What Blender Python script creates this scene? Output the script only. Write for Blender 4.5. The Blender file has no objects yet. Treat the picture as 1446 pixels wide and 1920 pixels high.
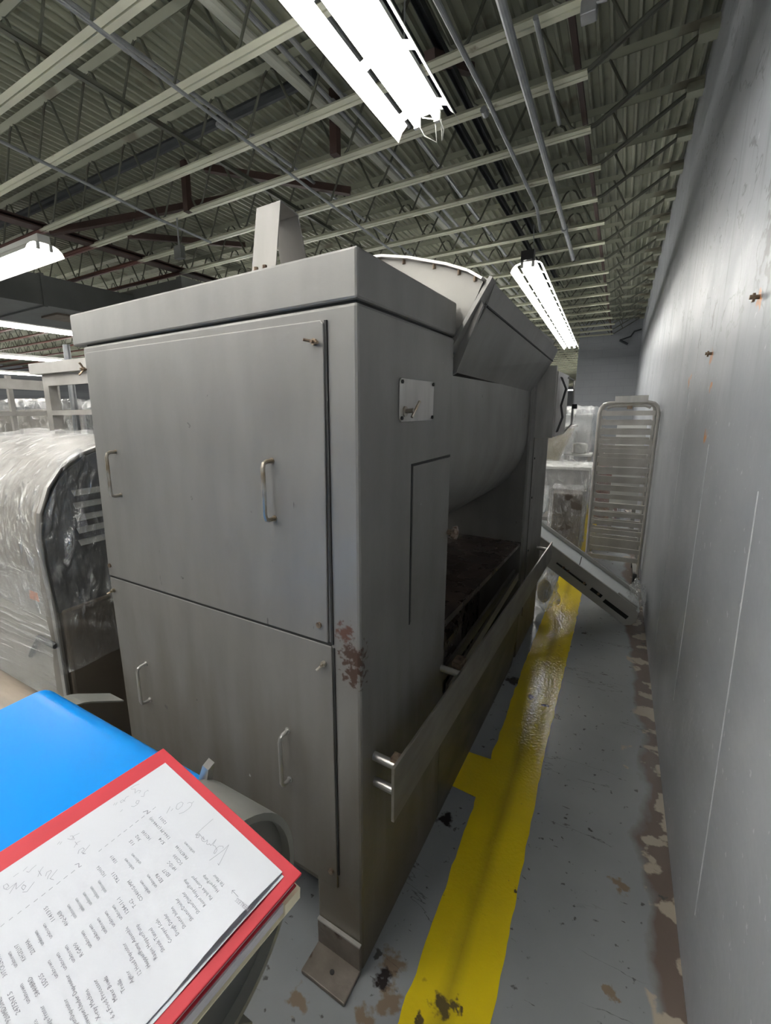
import bpy, bmesh, math, random
from mathutils import Vector, Matrix, noise
random.seed(7)
S = bpy.context.scene
COL = S.collection
R = math.radians

# ------------------------------------------------------------------ camera
cam_d = bpy.data.cameras.new('camera'); cam = bpy.data.objects.new('camera', cam_d); COL.objects.link(cam)
F, CX, CY, YAW, PITCH, ROLL = 846.38, 641.7, 947.2, .5466, .2027, -.0154
def _basis():
    sa, ca, sb, cb = math.sin(YAW), math.cos(YAW), math.sin(PITCH), math.cos(PITCH)
    f = Vector((-sa*cb, ca*cb, -sb)); r = Vector((ca, sa, 0)); u = r.cross(f)
    return r*math.cos(ROLL)+u*math.sin(ROLL), -r*math.sin(ROLL)+u*math.cos(ROLL), f
cr, cu, cf = _basis()
cam.matrix_world = Matrix(((cr.x, cu.x, -cf.x, 0), (cr.y, cu.y, -cf.y, 0), (cr.z, cu.z, -cf.z, 1.6), (0, 0, 0, 1)))
cam_d.sensor_fit = 'VERTICAL'; cam_d.sensor_height = 24; cam_d.lens = F/1920*24
cam_d.shift_x = (723-CX)/1920; cam_d.shift_y = -(960-CY)/1920
cam_d.clip_start = .02; cam_d.clip_end = 200
S.camera = cam
# ------------------------------------------------------------------ world, exposure
w = bpy.data.worlds.new('world'); S.world = w; w.use_nodes = True
w.node_tree.nodes['Background'].inputs[0].default_value = (.9, .9, .88, 1)
w.node_tree.nodes['Background'].inputs[1].default_value = .05
S.view_settings.view_transform = 'Standard'; S.view_settings.look = 'None'
S.view_settings.gamma = 1; S.view_settings.use_curve_mapping = False
S.view_settings.exposure = 0.55
TUBE = 30.0          # radiance of the fluorescent tubes

# ------------------------------------------------------------------ materials
def mat(name, base=(.5, .5, .5), rough=.5, metal=0., c2=None, scale=4., stretch=(1, 1, 1), bump=0., bscale=40.,
        emit=None, alpha_mix=None, c3=None, c3scale=2., c3th=.6, c3w=.05, detail=6, rvar=0., lo=.35, hi=.65, spec=.5):
    m = bpy.data.materials.new(name); m.use_nodes = True
    nt = m.node_tree; N = nt.nodes; L = nt.links
    b = N['Principled BSDF']
    b.inputs['Base Color'].default_value = (*base, 1); b.inputs['Roughness'].default_value = rough
    b.inputs['Metallic'].default_value = metal; b.inputs['Specular IOR Level'].default_value = spec
    tc = N.new('ShaderNodeTexCoord'); mp = N.new('ShaderNodeMapping'); mp.inputs['Scale'].default_value = stretch
    L.new(tc.outputs['Object'], mp.inputs['Vector'])
    def nz(sc, det=detail, vec=mp):
        n = N.new('ShaderNodeTexNoise'); n.inputs['Scale'].default_value = sc; n.inputs['Detail'].default_value = det
        L.new(vec.outputs['Vector'] if vec is mp else tc.outputs['Object'], n.inputs['Vector']); return n
    def ramp(src, a, bb):
        r = N.new('ShaderNodeMapRange'); r.inputs[1].default_value = a; r.inputs[2].default_value = bb
        L.new(src, r.inputs[0]); return r.outputs[0]
    def mix(fac, a, bb):
        x = N.new('ShaderNodeMix'); x.data_type = 'RGBA'; L.new(fac, x.inputs[0])
        for v, i in ((a, 6), (bb, 7)):
            if isinstance(v, tuple): x.inputs[i].default_value = (*v, 1)
            else: L.new(v, x.inputs[i])
        return x.outputs[2]
    colr = None
    if c2:
        n = nz(scale); colr = mix(ramp(n.outputs[0], lo, hi), base, c2)
        if rvar:
            rr = N.new('ShaderNodeMapRange'); rr.inputs[1].default_value = .3; rr.inputs[2].default_value = .7
            rr.inputs[3].default_value = max(0, rough-rvar); rr.inputs[4].default_value = rough+rvar
            n2 = nz(scale*1.7, vec=None); L.new(n2.outputs[0], rr.inputs[0]); L.new(rr.outputs[0], b.inputs['Roughness'])
    if c3:
        n = nz(c3scale, 8, None); colr = mix(ramp(n.outputs[0], c3th, c3th+c3w), colr if colr else base, c3)
    if colr: L.new(colr, b.inputs['Base Color'])
    if bump:
        n = nz(bscale, 3, None); bp = N.new('ShaderNodeBump'); bp.inputs['Strength'].default_value = bump
        bp.inputs['Distance'].default_value = .01
        L.new(n.outputs[0], bp.inputs['Height']); L.new(bp.outputs[0], b.inputs['Normal'])
    if emit:
        b.inputs['Emission Color'].default_value = (*emit[:3], 1); b.inputs['Emission Strength'].default_value = emit[3]
    return m

def add_mask_colour(m, colour, fn):
    """mix a further colour in with a factor built by fn(nt, N, L, texcoord) -> socket"""
    nt = m.node_tree; N = nt.nodes; L = nt.links; b = N['Principled BSDF']
    tc = N.new('ShaderNodeTexCoord'); fac = fn(nt, N, L, tc)
    x = N.new('ShaderNodeMix'); x.data_type = 'RGBA'; L.new(fac, x.inputs[0])
    inp = b.inputs['Base Color']
    if inp.is_linked: L.new(inp.links[0].from_socket, x.inputs[6])
    else: x.inputs[6].default_value = inp.default_value
    x.inputs[7].default_value = (*colour, 1); L.new(x.outputs[2], inp)
def M_(N, L, op, a, b=None, c=None, clamp=False):
    n = N.new('ShaderNodeMath'); n.operation = op; n.use_clamp = clamp
    for i, v in enumerate((a, b, c)):
        if v is None: continue
        if isinstance(v, (int, float)): n.inputs[i].default_value = v
        else: L.new(v, n.inputs[i])
    return n.outputs[0]
def NZ(N, L, tc, sc, det=8, stretch=None):
    n = N.new('ShaderNodeTexNoise'); n.inputs['Scale'].default_value = sc; n.inputs['Detail'].default_value = det
    if stretch:
        mp = N.new('ShaderNodeMapping'); mp.inputs['Scale'].default_value = stretch
        L.new(tc.outputs['Object'], mp.inputs[0]); L.new(mp.outputs[0], n.inputs['Vector'])
    else: L.new(tc.outputs['Object'], n.inputs['Vector'])
    return n.outputs[0]
def XYZ(N, L, tc):
    s = N.new('ShaderNodeSeparateXYZ'); L.new(tc.outputs['Object'], s.inputs[0]); return s.outputs
def spot_fn(pts, noise_scale=14, amount=.06):
    def fn(nt, N, L, tc):
        tot = None; nz = NZ(N, L, tc, noise_scale)
        for (p, r) in pts:
            d = N.new('ShaderNodeVectorMath'); d.operation = 'DISTANCE'; L.new(tc.outputs['Object'], d.inputs[0]); d.inputs[1].default_value = p
            v = M_(N, L, 'ADD', d.outputs['Value'], M_(N, L, 'MULTIPLY', M_(N, L, 'SUBTRACT', nz, .5), amount*5))
            f = N.new('ShaderNodeMapRange'); f.inputs[1].default_value = r; f.inputs[2].default_value = r*.55; L.new(v, f.inputs[0])
            tot = f.outputs[0] if tot is None else M_(N, L, 'MAXIMUM', tot, f.outputs[0])
        return tot
    return fn

STEEL = mat('machine_steel', (.175, .170, .162), .45, .35, c2=(.198, .192, .183), scale=3, stretch=(4, 4, .9), bump=.04, bscale=60, rvar=.06, c3=(.135, .122, .108), c3scale=3.4, c3th=.64, c3w=.2)
def grime(nt, N, L, tc):       # brown grease built up on the lower sheets
    z = XYZ(N, L, tc)[2]
    v = M_(N, L, 'ADD', z, M_(N, L, 'MULTIPLY', M_(N, L, 'SUBTRACT', NZ(N, L, tc, 3, 8, (4, 4, .8)), .5), .9))
    f = N.new('ShaderNodeMapRange'); f.inputs[1].default_value = .85; f.inputs[2].default_value = .15; f.inputs[4].default_value = .85
    L.new(v, f.inputs[0]); return f.outputs[0]
add_mask_colour(STEEL, (.11, .09, .06), grime)
add_mask_colour(STEEL, (.11, .055, .04), spot_fn([((-.045, 0, 1.06), .026)], 60, .02))
add_mask_colour(STEEL, (.065, .038, .028), spot_fn([((-.02, 0, 1.0), .038), ((-.02, 0, .95), .032)], 70, .03))
def specks(th, sc, st=None):
    def fn(nt, N, L, tc):
        f = N.new('ShaderNodeMapRange'); f.inputs[1].default_value = th; f.inputs[2].default_value = th+.02
        L.new(NZ(N, L, tc, sc, 4, st), f.inputs[0]); return f.outputs[0]
    return fn
add_mask_colour(STEEL, (.45, .45, .43), specks(.77, 26, (1, 1, .6)))
add_mask_colour(STEEL, (.09, .085, .08), specks(.73, 13, (1, 1, 1.0)))
add_mask_colour(STEEL, (.10, .095, .09), specks(.735, 6, (6, 6, 1.2)))
STEEL_L = mat('bright_steel', (.42, .41, .395), .36, .8, c2=(.5, .49, .47), scale=4, stretch=(6, 6, 1), rvar=.06)
STEEL_M = mat('plain_steel', (.20, .19, .178), .5, .3, c2=(.235, .222, .21), scale=4, stretch=(5, 5, 1))
STEEL_R = mat('rail_steel', (.20, .185, .165), .4, .7, c2=(.25, .235, .21), scale=4, stretch=(6, 1, 6), rvar=.06)
HANDLE = mat('handle_steel', (.45, .43, .39), .33, .85, c2=(.24, .19, .13), scale=18)
BOLT = mat('bolt_brown', (.32, .25, .18), .4, .7, c2=(.12, .08, .06), scale=40)
DARK = mat('dark_gap', (.012, .012, .012), .7)
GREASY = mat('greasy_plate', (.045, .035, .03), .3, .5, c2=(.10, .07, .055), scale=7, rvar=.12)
RUSTPLATE = mat('rusted_foot', (.13, .11, .09), .55, .4, c2=(.22, .19, .165), scale=9, c3=(.06, .04, .03), c3scale=13, c3th=.58, bump=.2)
COVER = mat('cover_grey', (.20, .20, .185), .42, .4, c2=(.25, .25, .235), scale=4)
BLUE = mat('belt_blue', (.0, .185, .56), .3, c2=(.0, .195, .58), scale=2, bump=.02, bscale=8, spec=.25)
RED = mat('folder_red', (.37, .018, .03), .5, c2=(.40, .023, .034), scale=8, spec=.3)
PAPER = mat('paper_white', (.43, .445, .485), .7, c2=(.445, .46, .50), scale=5)
PAPER2 = mat('page_edges', (.45, .44, .46), .7, c2=(.56, .55, .56), scale=60, stretch=(1, 1, 30))
CREAM = mat('cream_board', (.66, .60, .43), .6)
INK = mat('print_ink', (.17, .17, .19), .7)
PENCIL = mat('pencil_grey', (.22, .22, .25), .6)
DECK_SHADED = mat('deck_paint_shaded', (.36, .37, .285), .55, c2=(.29, .30, .23), scale=1.2, c3=(.18, .165, .12), c3scale=2.2, c3th=.62, c3w=.1)  # joist colour darkened, so the unlit look of the deck is painted in
JOIST = mat('joist_paint', (.77, .77, .60), .5, c2=(.70, .69, .56), scale=3, c3=(.28, .22, .14), c3scale=5, c3th=.68, c3w=.06)
def brown_end(nt, N, L, tc):
    x = XYZ(N, L, tc)[0]
    f = N.new('ShaderNodeMapRange'); f.inputs[1].default_value = -5.22; f.inputs[2].default_value = -5.28
    L.new(M_(N, L, 'ADD', x, M_(N, L, 'MULTIPLY', NZ(N, L, tc, 9), .15)), f.inputs[0]); return f.outputs[0]
add_mask_colour(JOIST, (.16, .055, .04), brown_end)
WEB_SHADED = mat('web_paint_shaded', (.075, .08, .06), .5, c2=(.13, .135, .105), scale=3, c3=(.07, .06, .045), c3scale=4, c3th=.55, c3w=.1)  # same paint as joists, darkened to paint in the shade on the rods
GALV = mat('galvanised', (.30, .315, .33), .42, .6, c2=(.37, .38, .39), scale=12)
DUCT = mat('duct_paint', (.17, .175, .17), .5, .2, c2=(.20, .205, .20), scale=3)
OXIDE = mat('oxide_red', (.05, .027, .022), .6, c2=(.075, .04, .032), scale=5)
DPIPE = mat('dark_pipe', (.035, .04, .045), .5)
CPIPE = mat('cream_pipe', (.42, .43, .37), .5)
ENAMEL = mat('white_enamel', (.74, .74, .71), .3)
TUBEM = mat('tube_glow', (1, 1, 1), .4, emit=(1.0, .985, .94, TUBE))
CABLE = mat('white_cable', (.7, .7, .66), .4)
BLACK = mat('black_plastic', (.02, .02, .022), .4)
WBELT = mat('white_belt', (.80, .83, .84), .4, c2=(.76, .79, .80), scale=5)
CONVS = mat('conveyor_steel', (.42, .41, .39), .38, .35, c2=(.50, .49, .47), scale=5, rvar=.05)
RACKM = mat('rack_steel', (.58, .56, .53), .36, .45, c2=(.46, .44, .41), scale=7)
ORANGE = mat('orange_sticker', (.65, .16, .04), .5)
BEIGE = mat('machine_beige', (.23, .21, .18), .5, c2=(.29, .265, .23), scale=2)
MDARK = mat('machine_dark', (.075, .075, .075), .5, .3)
BROWNST = mat('machine_brown', (.11, .09, .07), .5, .4, c2=(.15, .125, .095), scale=3)
KRAFT = mat('brown_panel', (.28, .23, .13), .5)
WOOD = mat('drum_tan', (.27, .22, .175), .6, c2=(.19, .16, .13), scale=6, stretch=(1, 5, 5))

def film(name, tint=(.85, .86, .88), opacity=.25, sc=9, st=(1, 1, 1), bumpd=.03, rough=.14, rot=(0, 0, 0)):
    m = bpy.data.materials.new(name); m.use_nodes = True; nt = m.node_tree; N = nt.nodes; L = nt.links
    gl = N.new('ShaderNodeBsdfGlossy'); gl.inputs['Roughness'].default_value = rough; gl.inputs[0].default_value = (1, 1, 1, 1)
    df = N.new('ShaderNodeBsdfDiffuse'); df.inputs[0].default_value = (*tint, 1)
    b = N.new('ShaderNodeMixShader'); b.inputs[0].default_value = .22
    L.new(gl.outputs[0], b.inputs[1]); L.new(df.outputs[0], b.inputs[2])
    tr = N.new('ShaderNodeBsdfTransparent'); mx = N.new('ShaderNodeMixShader'); tc = N.new('ShaderNodeTexCoord')
    mp = N.new('ShaderNodeMapping'); mp.inputs['Scale'].default_value = st; mp.inputs['Rotation'].default_value = rot
    L.new(tc.outputs['Object'], mp.inputs[0])
    n = N.new('ShaderNodeTexNoise'); n.inputs['Scale'].default_value = sc; n.inputs['Detail'].default_value = 6; n.inputs['Distortion'].default_value = .6
    L.new(mp.outputs[0], n.inputs['Vector']); nz = n.outputs[0]
    f = N.new('ShaderNodeMapRange'); f.inputs[1].default_value = .54; f.inputs[2].default_value = .70
    f.inputs[3].default_value = opacity; f.inputs[4].default_value = min(1, opacity+.5); L.new(nz, f.inputs[0])
    bp = N.new('ShaderNodeBump'); bp.inputs['Strength'].default_value = 1; bp.inputs['Distance'].default_value = bumpd
    L.new(nz, bp.inputs['Height']); L.new(bp.outputs[0], gl.inputs['Normal']); L.new(bp.outputs[0], df.inputs['Normal'])
    L.new(f.outputs[0], mx.inputs[0]); L.new(tr.outputs[0], mx.inputs[1]); L.new(b.outputs[0], mx.inputs[2])
    L.new(mx.outputs[0], N['Material Output'].inputs['Surface']); return m
FILM = film('stretch_film', opacity=.30, sc=11, st=(2.6, 1, 1), bumpd=.11, rough=.16)
FILM_S = film('stretch_film_bands', opacity=.26, sc=8, st=(.35, 2, 12), bumpd=.08, rot=(0, R(-14), 0))
FILM_C = film('loose_film', opacity=.12, sc=8, st=(1, 3, 1), bumpd=.10, rot=(R(35), 0, 0))
FILM_W = film('milky_film', (.80, .82, .83), opacity=.26, sc=11, st=(1, 1, .5), bumpd=.09, rough=.12)

# ------------------------------------------------------------------ mesh helpers
class MB:
    def __init__(s): s.v = []; s.f = []
    def add(s, vs, fs):
        o = len(s.v); s.v += [tuple(v) for v in vs]; s.f += [tuple(i+o for i in f) for f in fs]; return s
    def box(s, x0, x1, y0, y1, z0, z1):
        return s.add([(x, y, z) for x in (x0, x1) for y in (y0, y1) for z in (z0, z1)],
                     [(0, 1, 3, 2), (4, 6, 7, 5), (0, 4, 5, 1), (2, 3, 7, 6), (0, 2, 6, 4), (1, 5, 7, 3)])
    def bar(s, a, b, w, h, up=(0, 0, 1)):
        a, b = Vector(a), Vector(b); d = (b-a).normalized(); up = Vector(up)
        sx = d.cross(up)
        if sx.length < 1e-4: sx = d.cross(Vector((1, 0, 0)))
        sx.normalize(); sy = sx.cross(d); vs = []
        for p in (a, b):
            for i, j in ((-1, -1), (1, -1), (1, 1), (-1, 1)): vs.append(p+sx*i*w/2+sy*j*h/2)
        return s.add(vs, [(0, 1, 2, 3), (7, 6, 5, 4), (0, 4, 5, 1), (1, 5, 6, 2), (2, 6, 7, 3), (3, 7, 4, 0)])
    def tube(s, pts, r, n=8, caps=True):
        pts = [Vector(p) for p in pts]; vs = []; fs = []; prev = None
        for i, p in enumerate(pts):
            d = (pts[min(i+1, len(pts)-1)]-pts[max(i-1, 0)]).normalized()
            if prev is None:
                u = d.cross(Vector((0, 0, 1)))
                if u.length < .1: u = d.cross(Vector((1, 0, 0)))
            else: u = prev-d*prev.dot(d)
            u.normalize(); prev = u; v = d.cross(u)
            for k in range(n):
                a = 2*math.pi*k/n; vs.append(p+(u*math.cos(a)+v*math.sin(a))*r)
        for i in range(len(pts)-1):
            for k in range(n): fs.append((i*n+k, i*n+(k+1) % n, (i+1)*n+(k+1) % n, (i+1)*n+k))
        if caps: fs.append(tuple(range(n))[::-1]); fs.append(tuple((len(pts)-1)*n+k for k in range(n)))
        return s.add(vs, fs)
    def prism(s, poly, axis, a, b):      # poly of 2D points extruded along an axis
        def P(p, t): return {'x': (t, p[0], p[1]), 'y': (p[0], t, p[1]), 'z': (p[0], p[1], t)}[axis]
        n = len(poly); vs = [P(p, a) for p in poly]+[P(p, b) for p in poly]
        return s.add(vs, [tuple(range(n))[::-1], tuple(range(n, 2*n))]+[(i, (i+1) % n, n+(i+1) % n, n+i) for i in range(n)])
    def plate(s, quad, t):               # 3D polygon thickened along its normal
        q = [Vector(p) for p in quad]; nrm = (q[1]-q[0]).cross(q[2]-q[0]).normalized()*t
        n = len(q); return s.add(q+[p-nrm for p in q], [tuple(range(n)), tuple(range(n, 2*n))[::-1]]+[(i, n+i, n+(i+1) % n, (i+1) % n) for i in range(n)])
    def mesh(s, name, m):
        me = bpy.data.meshes.new(name); me.from_pydata(s.v, [], s.f); me.materials.append(m)
        bm = bmesh.new(); bm.from_mesh(me); bmesh.ops.recalc_face_normals(bm, faces=bm.faces); bm.to_mesh(me); bm.free()
        return me
    def build(s, name, m, parent=None, bevel=0, smooth=False, **kw):
        return link(name, s.mesh(name, m), parent, bevel, smooth, **kw)
def link(name, me, parent=None, bevel=0, smooth=False, label=None, kind=None, loc=None, rot=None):
    o = bpy.data.objects.new(name, me); COL.objects.link(o)
    if parent: o.parent = parent
    if bevel:
        b = o.modifiers.new('bevel', 'BEVEL'); b.width = bevel; b.segments = 2; b.limit_method = 'ANGLE'
    if smooth:
        for p in me.polygons: p.use_smooth = True
        if smooth == 'auto':
            me.set_sharp_from_angle(angle=R(35))
    if label: o['label'] = label
    if kind: o['kind'] = kind
    if loc: o.location = loc
    if rot: o.rotation_euler = rot
    return o
def empty(name, loc=(0, 0, 0), rz=0):
    o = bpy.data.objects.new(name, None); COL.objects.link(o); o.location = loc; o.rotation_euler = (0, 0, rz); o.empty_display_size = .1; return o
def tag(o, label, cat, group=None):
    o['label'] = label; o['category'] = cat
    if group: o['group'] = group
    return o
def BX(*a): return MB().box(*a)
def struct(o): o['kind'] = 'structure'; return o
def pnoise(p, s): return noise.noise(Vector(p)*s)

# ------------------------------------------------------------------ the room shell
XW, DK, BACK, LEFT, FRONT = .30, 3.95, 46., -24., -6.
FLOOR = mat('floor_paint', (.215, .225, .235), .23, c2=(.245, .255, .265), scale=2.5, c3=(.085, .085, .085), c3scale=32, c3th=.655, c3w=.05, bump=.12, bscale=14, rvar=.035)
def peel(lo, hi, sc, off):
    def fn(nt, N, L, tc):
        x = XYZ(N, L, tc)[0]
        v = M_(N, L, 'ADD', x, M_(N, L, 'MULTIPLY', M_(N, L, 'SUBTRACT', NZ(N, L, tc, sc, 8, (1, .6, 1)), .5), .36))
        f = N.new('ShaderNodeMapRange'); f.inputs[1].default_value = lo; f.inputs[2].default_value = hi; L.new(v, f.inputs[0])
        g = N.new('ShaderNodeMapRange'); g.inputs[1].default_value = off; g.inputs[2].default_value = off+.03; L.new(NZ(N, L, tc, 7.3, 8), g.inputs[0])
        return M_(N, L, 'MULTIPLY', f.outputs[0], g.outputs[0])
    return fn
add_mask_colour(FLOOR, (.13, .10, .085), peel(.20, .23, 2.6, .0))
add_mask_colour(FLOOR, (.36, .31, .25), peel(.20, .215, 4.2, .53))
add_mask_colour(FLOOR, (.185, .14, .10), spot_fn([((-.44, .80, 0), .035), ((-.40, .87, 0), .04), ((-.50, .70, 0), .03), ((-.43, .95, 0), .04), ((-.62, .74, 0), .03), ((.15, 1.55, 0), .03), ((.12, 1.2, 0), .02), ((-.36, .72, 0), .025)], 40, .02))
add_mask_colour(FLOOR, (.025, .02, .02), spot_fn([((-.45, 1.50, 0), .035), ((-.40, 2.62, 0), .05), ((-.14, 2.40, 0), .02), ((-.43, .91, 0), .03)], 30, .02))
def cracks(nt, N, L, tc):
    n = NZ(N, L, tc, 1.6, 10, (.5, 2.2, 1)); a = M_(N, L, 'ABSOLUTE', M_(N, L, 'SUBTRACT', n, .5))
    f = N.new('ShaderNodeMapRange'); f.inputs[1].default_value = .0022; f.inputs[2].default_value = .0; L.new(a, f.inputs[0])
    g = N.new('ShaderNodeMapRange'); g.inputs[1].default_value = .5; g.inputs[2].default_value = .56; L.new(NZ(N, L, tc, 2.3, 2), g.inputs[0])
    return M_(N, L, 'MULTIPLY', M_(N, L, 'MULTIPLY', f.outputs[0], g.outputs[0]), .8)
add_mask_colour(FLOOR, (.04, .04, .04), cracks)
add_mask_colour(FLOOR, (.07, .068, .065), specks(.70, 9, (1, 1, 1)))
add_mask_colour(FLOOR, (.09, .085, .08), specks(.71, 20, (.5, 2.2, 1)))
floor = struct(BX(LEFT, XW+.2, FRONT, BACK, -.12, 0).build('floor', FLOOR))

YEL = mat('yellow_paint', (.66, .50, .012), .10, c2=(.60, .45, .015), scale=3, c3=(.30, .22, .02), c3scale=16, c3th=.68, c3w=.05, bump=.22, bscale=70)
def tyre(nt, N, L, tc):
    x, y, z = XYZ(N, L, tc)
    v = M_(N, L, 'ABSOLUTE', M_(N, L, 'ADD', x, .262))
    v = M_(N, L, 'ADD', v, M_(N, L, 'MULTIPLY', M_(N, L, 'SUBTRACT', NZ(N, L, tc, 5, 5, (1, .4, 1)), .5), .07))
    f = N.new('ShaderNodeMapRange'); f.inputs[1].default_value = .035; f.inputs[2].default_value = .0; f.inputs[4].default_value = .5; L.new(v, f.inputs[0])
    return f.outputs[0]
add_mask_colour(YEL, (.20, .165, .02), tyre)
add_mask_colour(YEL, (.10, .075, .03), spot_fn([((-.27, .93, 0), .03), ((-.31, .86, 0), .02), ((-.16, 1.36, 0), .012), ((-.29, 2.50, 0), .022), ((-.21, 2.46, 0), .012), ((-.24, .95, 0), .02)], 40, .02))
def ragged(edge0, edge1, step=.03):
    pts0 = []; pts1 = []
    def walk(e, out):
        for (a, b) in zip(e[:-1], e[1:]):
            n = max(1, int((Vector(b)-Vector(a)).length/step))
            for i in range(n):
                t = i/n; x = a[0]+(b[0]-a[0])*t; y = a[1]+(b[1]-a[1])*t
                out.append((x+.006*pnoise((x, y, 0), 14)+.003*pnoise((x, y, 3), 50), y))
        out.append(e[-1])
    walk(edge0, pts0); walk(edge1, pts1); return pts0+pts1[::-1]
MB().prism(ragged([(-.345, -2.), (-.360, .84), (-.372, 1.665), (-.515, 1.675), (-.513, 1.905), (-.372, 1.912), (-.382, 2.88), (-.37, 4.), (-.345, 9.5)],
                  [(-.13, -2.), (-.146, .99), (-.16, 2.05), (-.146, 3.62), (-.15, 5.5), (-.13, 9.5)]), 'z', -.004, .0015).build('floor_line', YEL, floor)

WALLP = mat('wall_paint', (.325, .34, .365), .42, c2=(.285, .30, .325), scale=1.6, bump=.35, bscale=11, c3=(.47, .48, .50), c3scale=30, c3th=.67, c3w=.03, rvar=.08)
def streaks(nt, N, L, tc):
    x, y, z = XYZ(N, L, tc)
    n = NZ(N, L, tc, 1.0, 6, (1, 16, 1.1))
    f = N.new('ShaderNodeMapRange'); f.inputs[1].default_value = .56; f.inputs[2].default_value = .68; L.new(n, f.inputs[0])
    g = N.new('ShaderNodeMapRange'); g.inputs[1].default_value = 1.6; g.inputs[2].default_value = 2.0; g.inputs[4].default_value = .8; L.new(z, g.inputs[0])
    h = N.new('ShaderNodeMapRange'); h.inputs[1].default_value = 3.0; h.inputs[2].default_value = 2.4; L.new(z, h.inputs[0])
    return M_(N, L, 'MULTIPLY', M_(N, L, 'MULTIPLY', f.outputs[0], g.outputs[0]), h.outputs[0])
add_mask_colour(WALLP, (.16, .165, .18), streaks)
def wcracks(nt, N, L, tc):
    n = NZ(N, L, tc, 1.3, 6, (1, 1, 1.5)); a = M_(N, L, 'ABSOLUTE', M_(N, L, 'SUBTRACT', n, .5))
    f = N.new('ShaderNodeMapRange'); f.inputs[1].default_value = .006; f.inputs[2].default_value = .001; L.new(a, f.inputs[0])
    z = XYZ(N, L, tc)[2]
    g = N.new('ShaderNodeMapRange'); g.inputs[1].default_value = 1.75; g.inputs[2].default_value = 1.95; L.new(z, g.inputs[0])
    return M_(N, L, 'MULTIPLY', M_(N, L, 'MULTIPLY', f.outputs[0], g.outputs[0]), .75)
add_mask_colour(WALLP, (.12, .12, .125), wcracks)
add_mask_colour(WALLP, (.50, .20, .05), spot_fn([((XW, 1.745, 1.89), .03), ((XW, 2.459, 1.80), .035), ((XW, 3.12, 1.73), .03), ((XW, 2.326, 1.48), .035), ((XW, 2.36, 1.68), .02), ((XW, 3.05, 1.76), .02)], 30, .02))
wall = struct(BX(XW, XW+.2, FRONT, BACK, 0, 4.3).build('wall_right', WALLP))
add_mask_colour(WALLP, (.15, .15, .155), spot_fn([((XW, 1.70, 2.10), .11), ((XW, 1.72, 1.99), .06), ((XW, 1.78, 2.22), .07), ((XW, 2.55, 1.98), .03), ((XW, 2.9, 1.93), .03)], 26, .09))
SEAM = mat('scuffed_seam', (.44, .455, .475), .5, c2=(.36, .375, .40), scale=18, bump=.3, lo=.42, hi=.58)
for y0, y1, z0, z1, wd in ((1.425, 1.33, 1.40, .24, .012), (2.205, 2.15, 1.46, .40, .008), (3.05, 3.03, 1.7, .25, .006)):
    pr = []
    for i in range(41):
        t = i/40; y = y0+(y1-y0)*t; z = z0+(z1-z0)*t; q = wd*(.6+.6*abs(pnoise((y, z*9, 1), 3)))
        pr.append((y-q/2, y+q/2, z))
    m = MB(); vs = []; fs = []
    for i, (a, b, z) in enumerate(pr): vs += [(XW+.001, a, z), (XW-.0018, (a+b)/2, z), (XW+.001, b, z)]
    for i in range(40): fs += [(3*i, 3*i+1, 3*i+4, 3*i+3), (3*i+1, 3*i+2, 3*i+5, 3*i+4)]
    m.add(vs, fs).build('wall_seam', SEAM, wall)
for y, z in ((1.745, 1.895), (2.459, 1.814)):
    m = MB().tube([(XW+.01, y, z), (XW-.022, y, z+.002)], .006, 8); m.tube([(XW-.01, y, z), (XW-.016, y, z)], .013, 6)
    m.build('anchor_bolt', BOLT, wall)
BLOCKP = mat('block_paint', (.33, .345, .37), .5, c2=(.30, .315, .335), scale=1.0)
def courses(nt, N, L, tc):
    x, y, z = XYZ(N, L, tc)
    a = M_(N, L, 'FRACT', M_(N, L, 'DIVIDE', z, .2)); f = M_(N, L, 'LESS_THAN', a, .05)
    b = M_(N, L, 'FRACT', M_(N, L, 'ADD', M_(N, L, 'DIVIDE', x, .4), M_(N, L, 'MULTIPLY', M_(N, L, 'FLOOR', M_(N, L, 'DIVIDE', z, .2)), .5)))
    g = M_(N, L, 'LESS_THAN', b, .025)
    return M_(N, L, 'MULTIPLY', M_(N, L, 'MAXIMUM', f, g), .35)
add_mask_colour(BLOCKP, (.2, .21, .23), courses)
struct(BX(-1.2, XW, 15.2, 15.6, 0, 4.3).build('wall_partition', BLOCKP))
struct(BX(LEFT, XW, BACK, BACK+.2, 0, 4.3).build('wall_back', BLOCKP))
struct(BX(LEFT-.2, LEFT, FRONT, BACK, 0, 4.3).build('wall_left', BLOCKP))
struct(BX(LEFT, XW, FRONT-.2, FRONT, 0, 4.3).build('wall_front', BLOCKP))

# ------------------------------------------------------------------ ceiling: ribbed deck on bar joists
ceiling = struct(empty('ceiling'))
m = MB(); x = XW+.2; vs = []; P = .076
prof = []
while x > LEFT:
    prof += [(x, DK), (x-.016, DK), (x-.026, DK+.03), (x-.066, DK+.03)]; x -= P
prof.append((x, DK))
vs = [(a, FRONT, b) for a, b in prof]+[(a, BACK, b) for a, b in prof]; n = len(prof)
m.add(vs, [(i, i+1, n+i+1, n+i) for i in range(n-1)]); m.build('roof_deck', DECK_SHADED, ceiling)
BX(LEFT, XW+.2, FRONT, BACK, DK+.09, DK+.2).build('roof_slab', DARK, ceiling)
JY = [-4.3, -3.7, -3.1, -2.5, -1.9, -1.3, -.7, -.1, .5, 1.1, 1.70, 2.21, 2.85, 3.39, 4.01, 4.62, 5.27, 5.93, 6.6, 7.32, 8.0, 8.73, 9.45, 10.25, 11.05, 11.9, 12.8, 13.65, 14.45]
y = 15.9
while y < BACK-.4: JY.append(y); y += .8
ZB, ZT, XE = 3.5, 3.93, -.33
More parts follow.
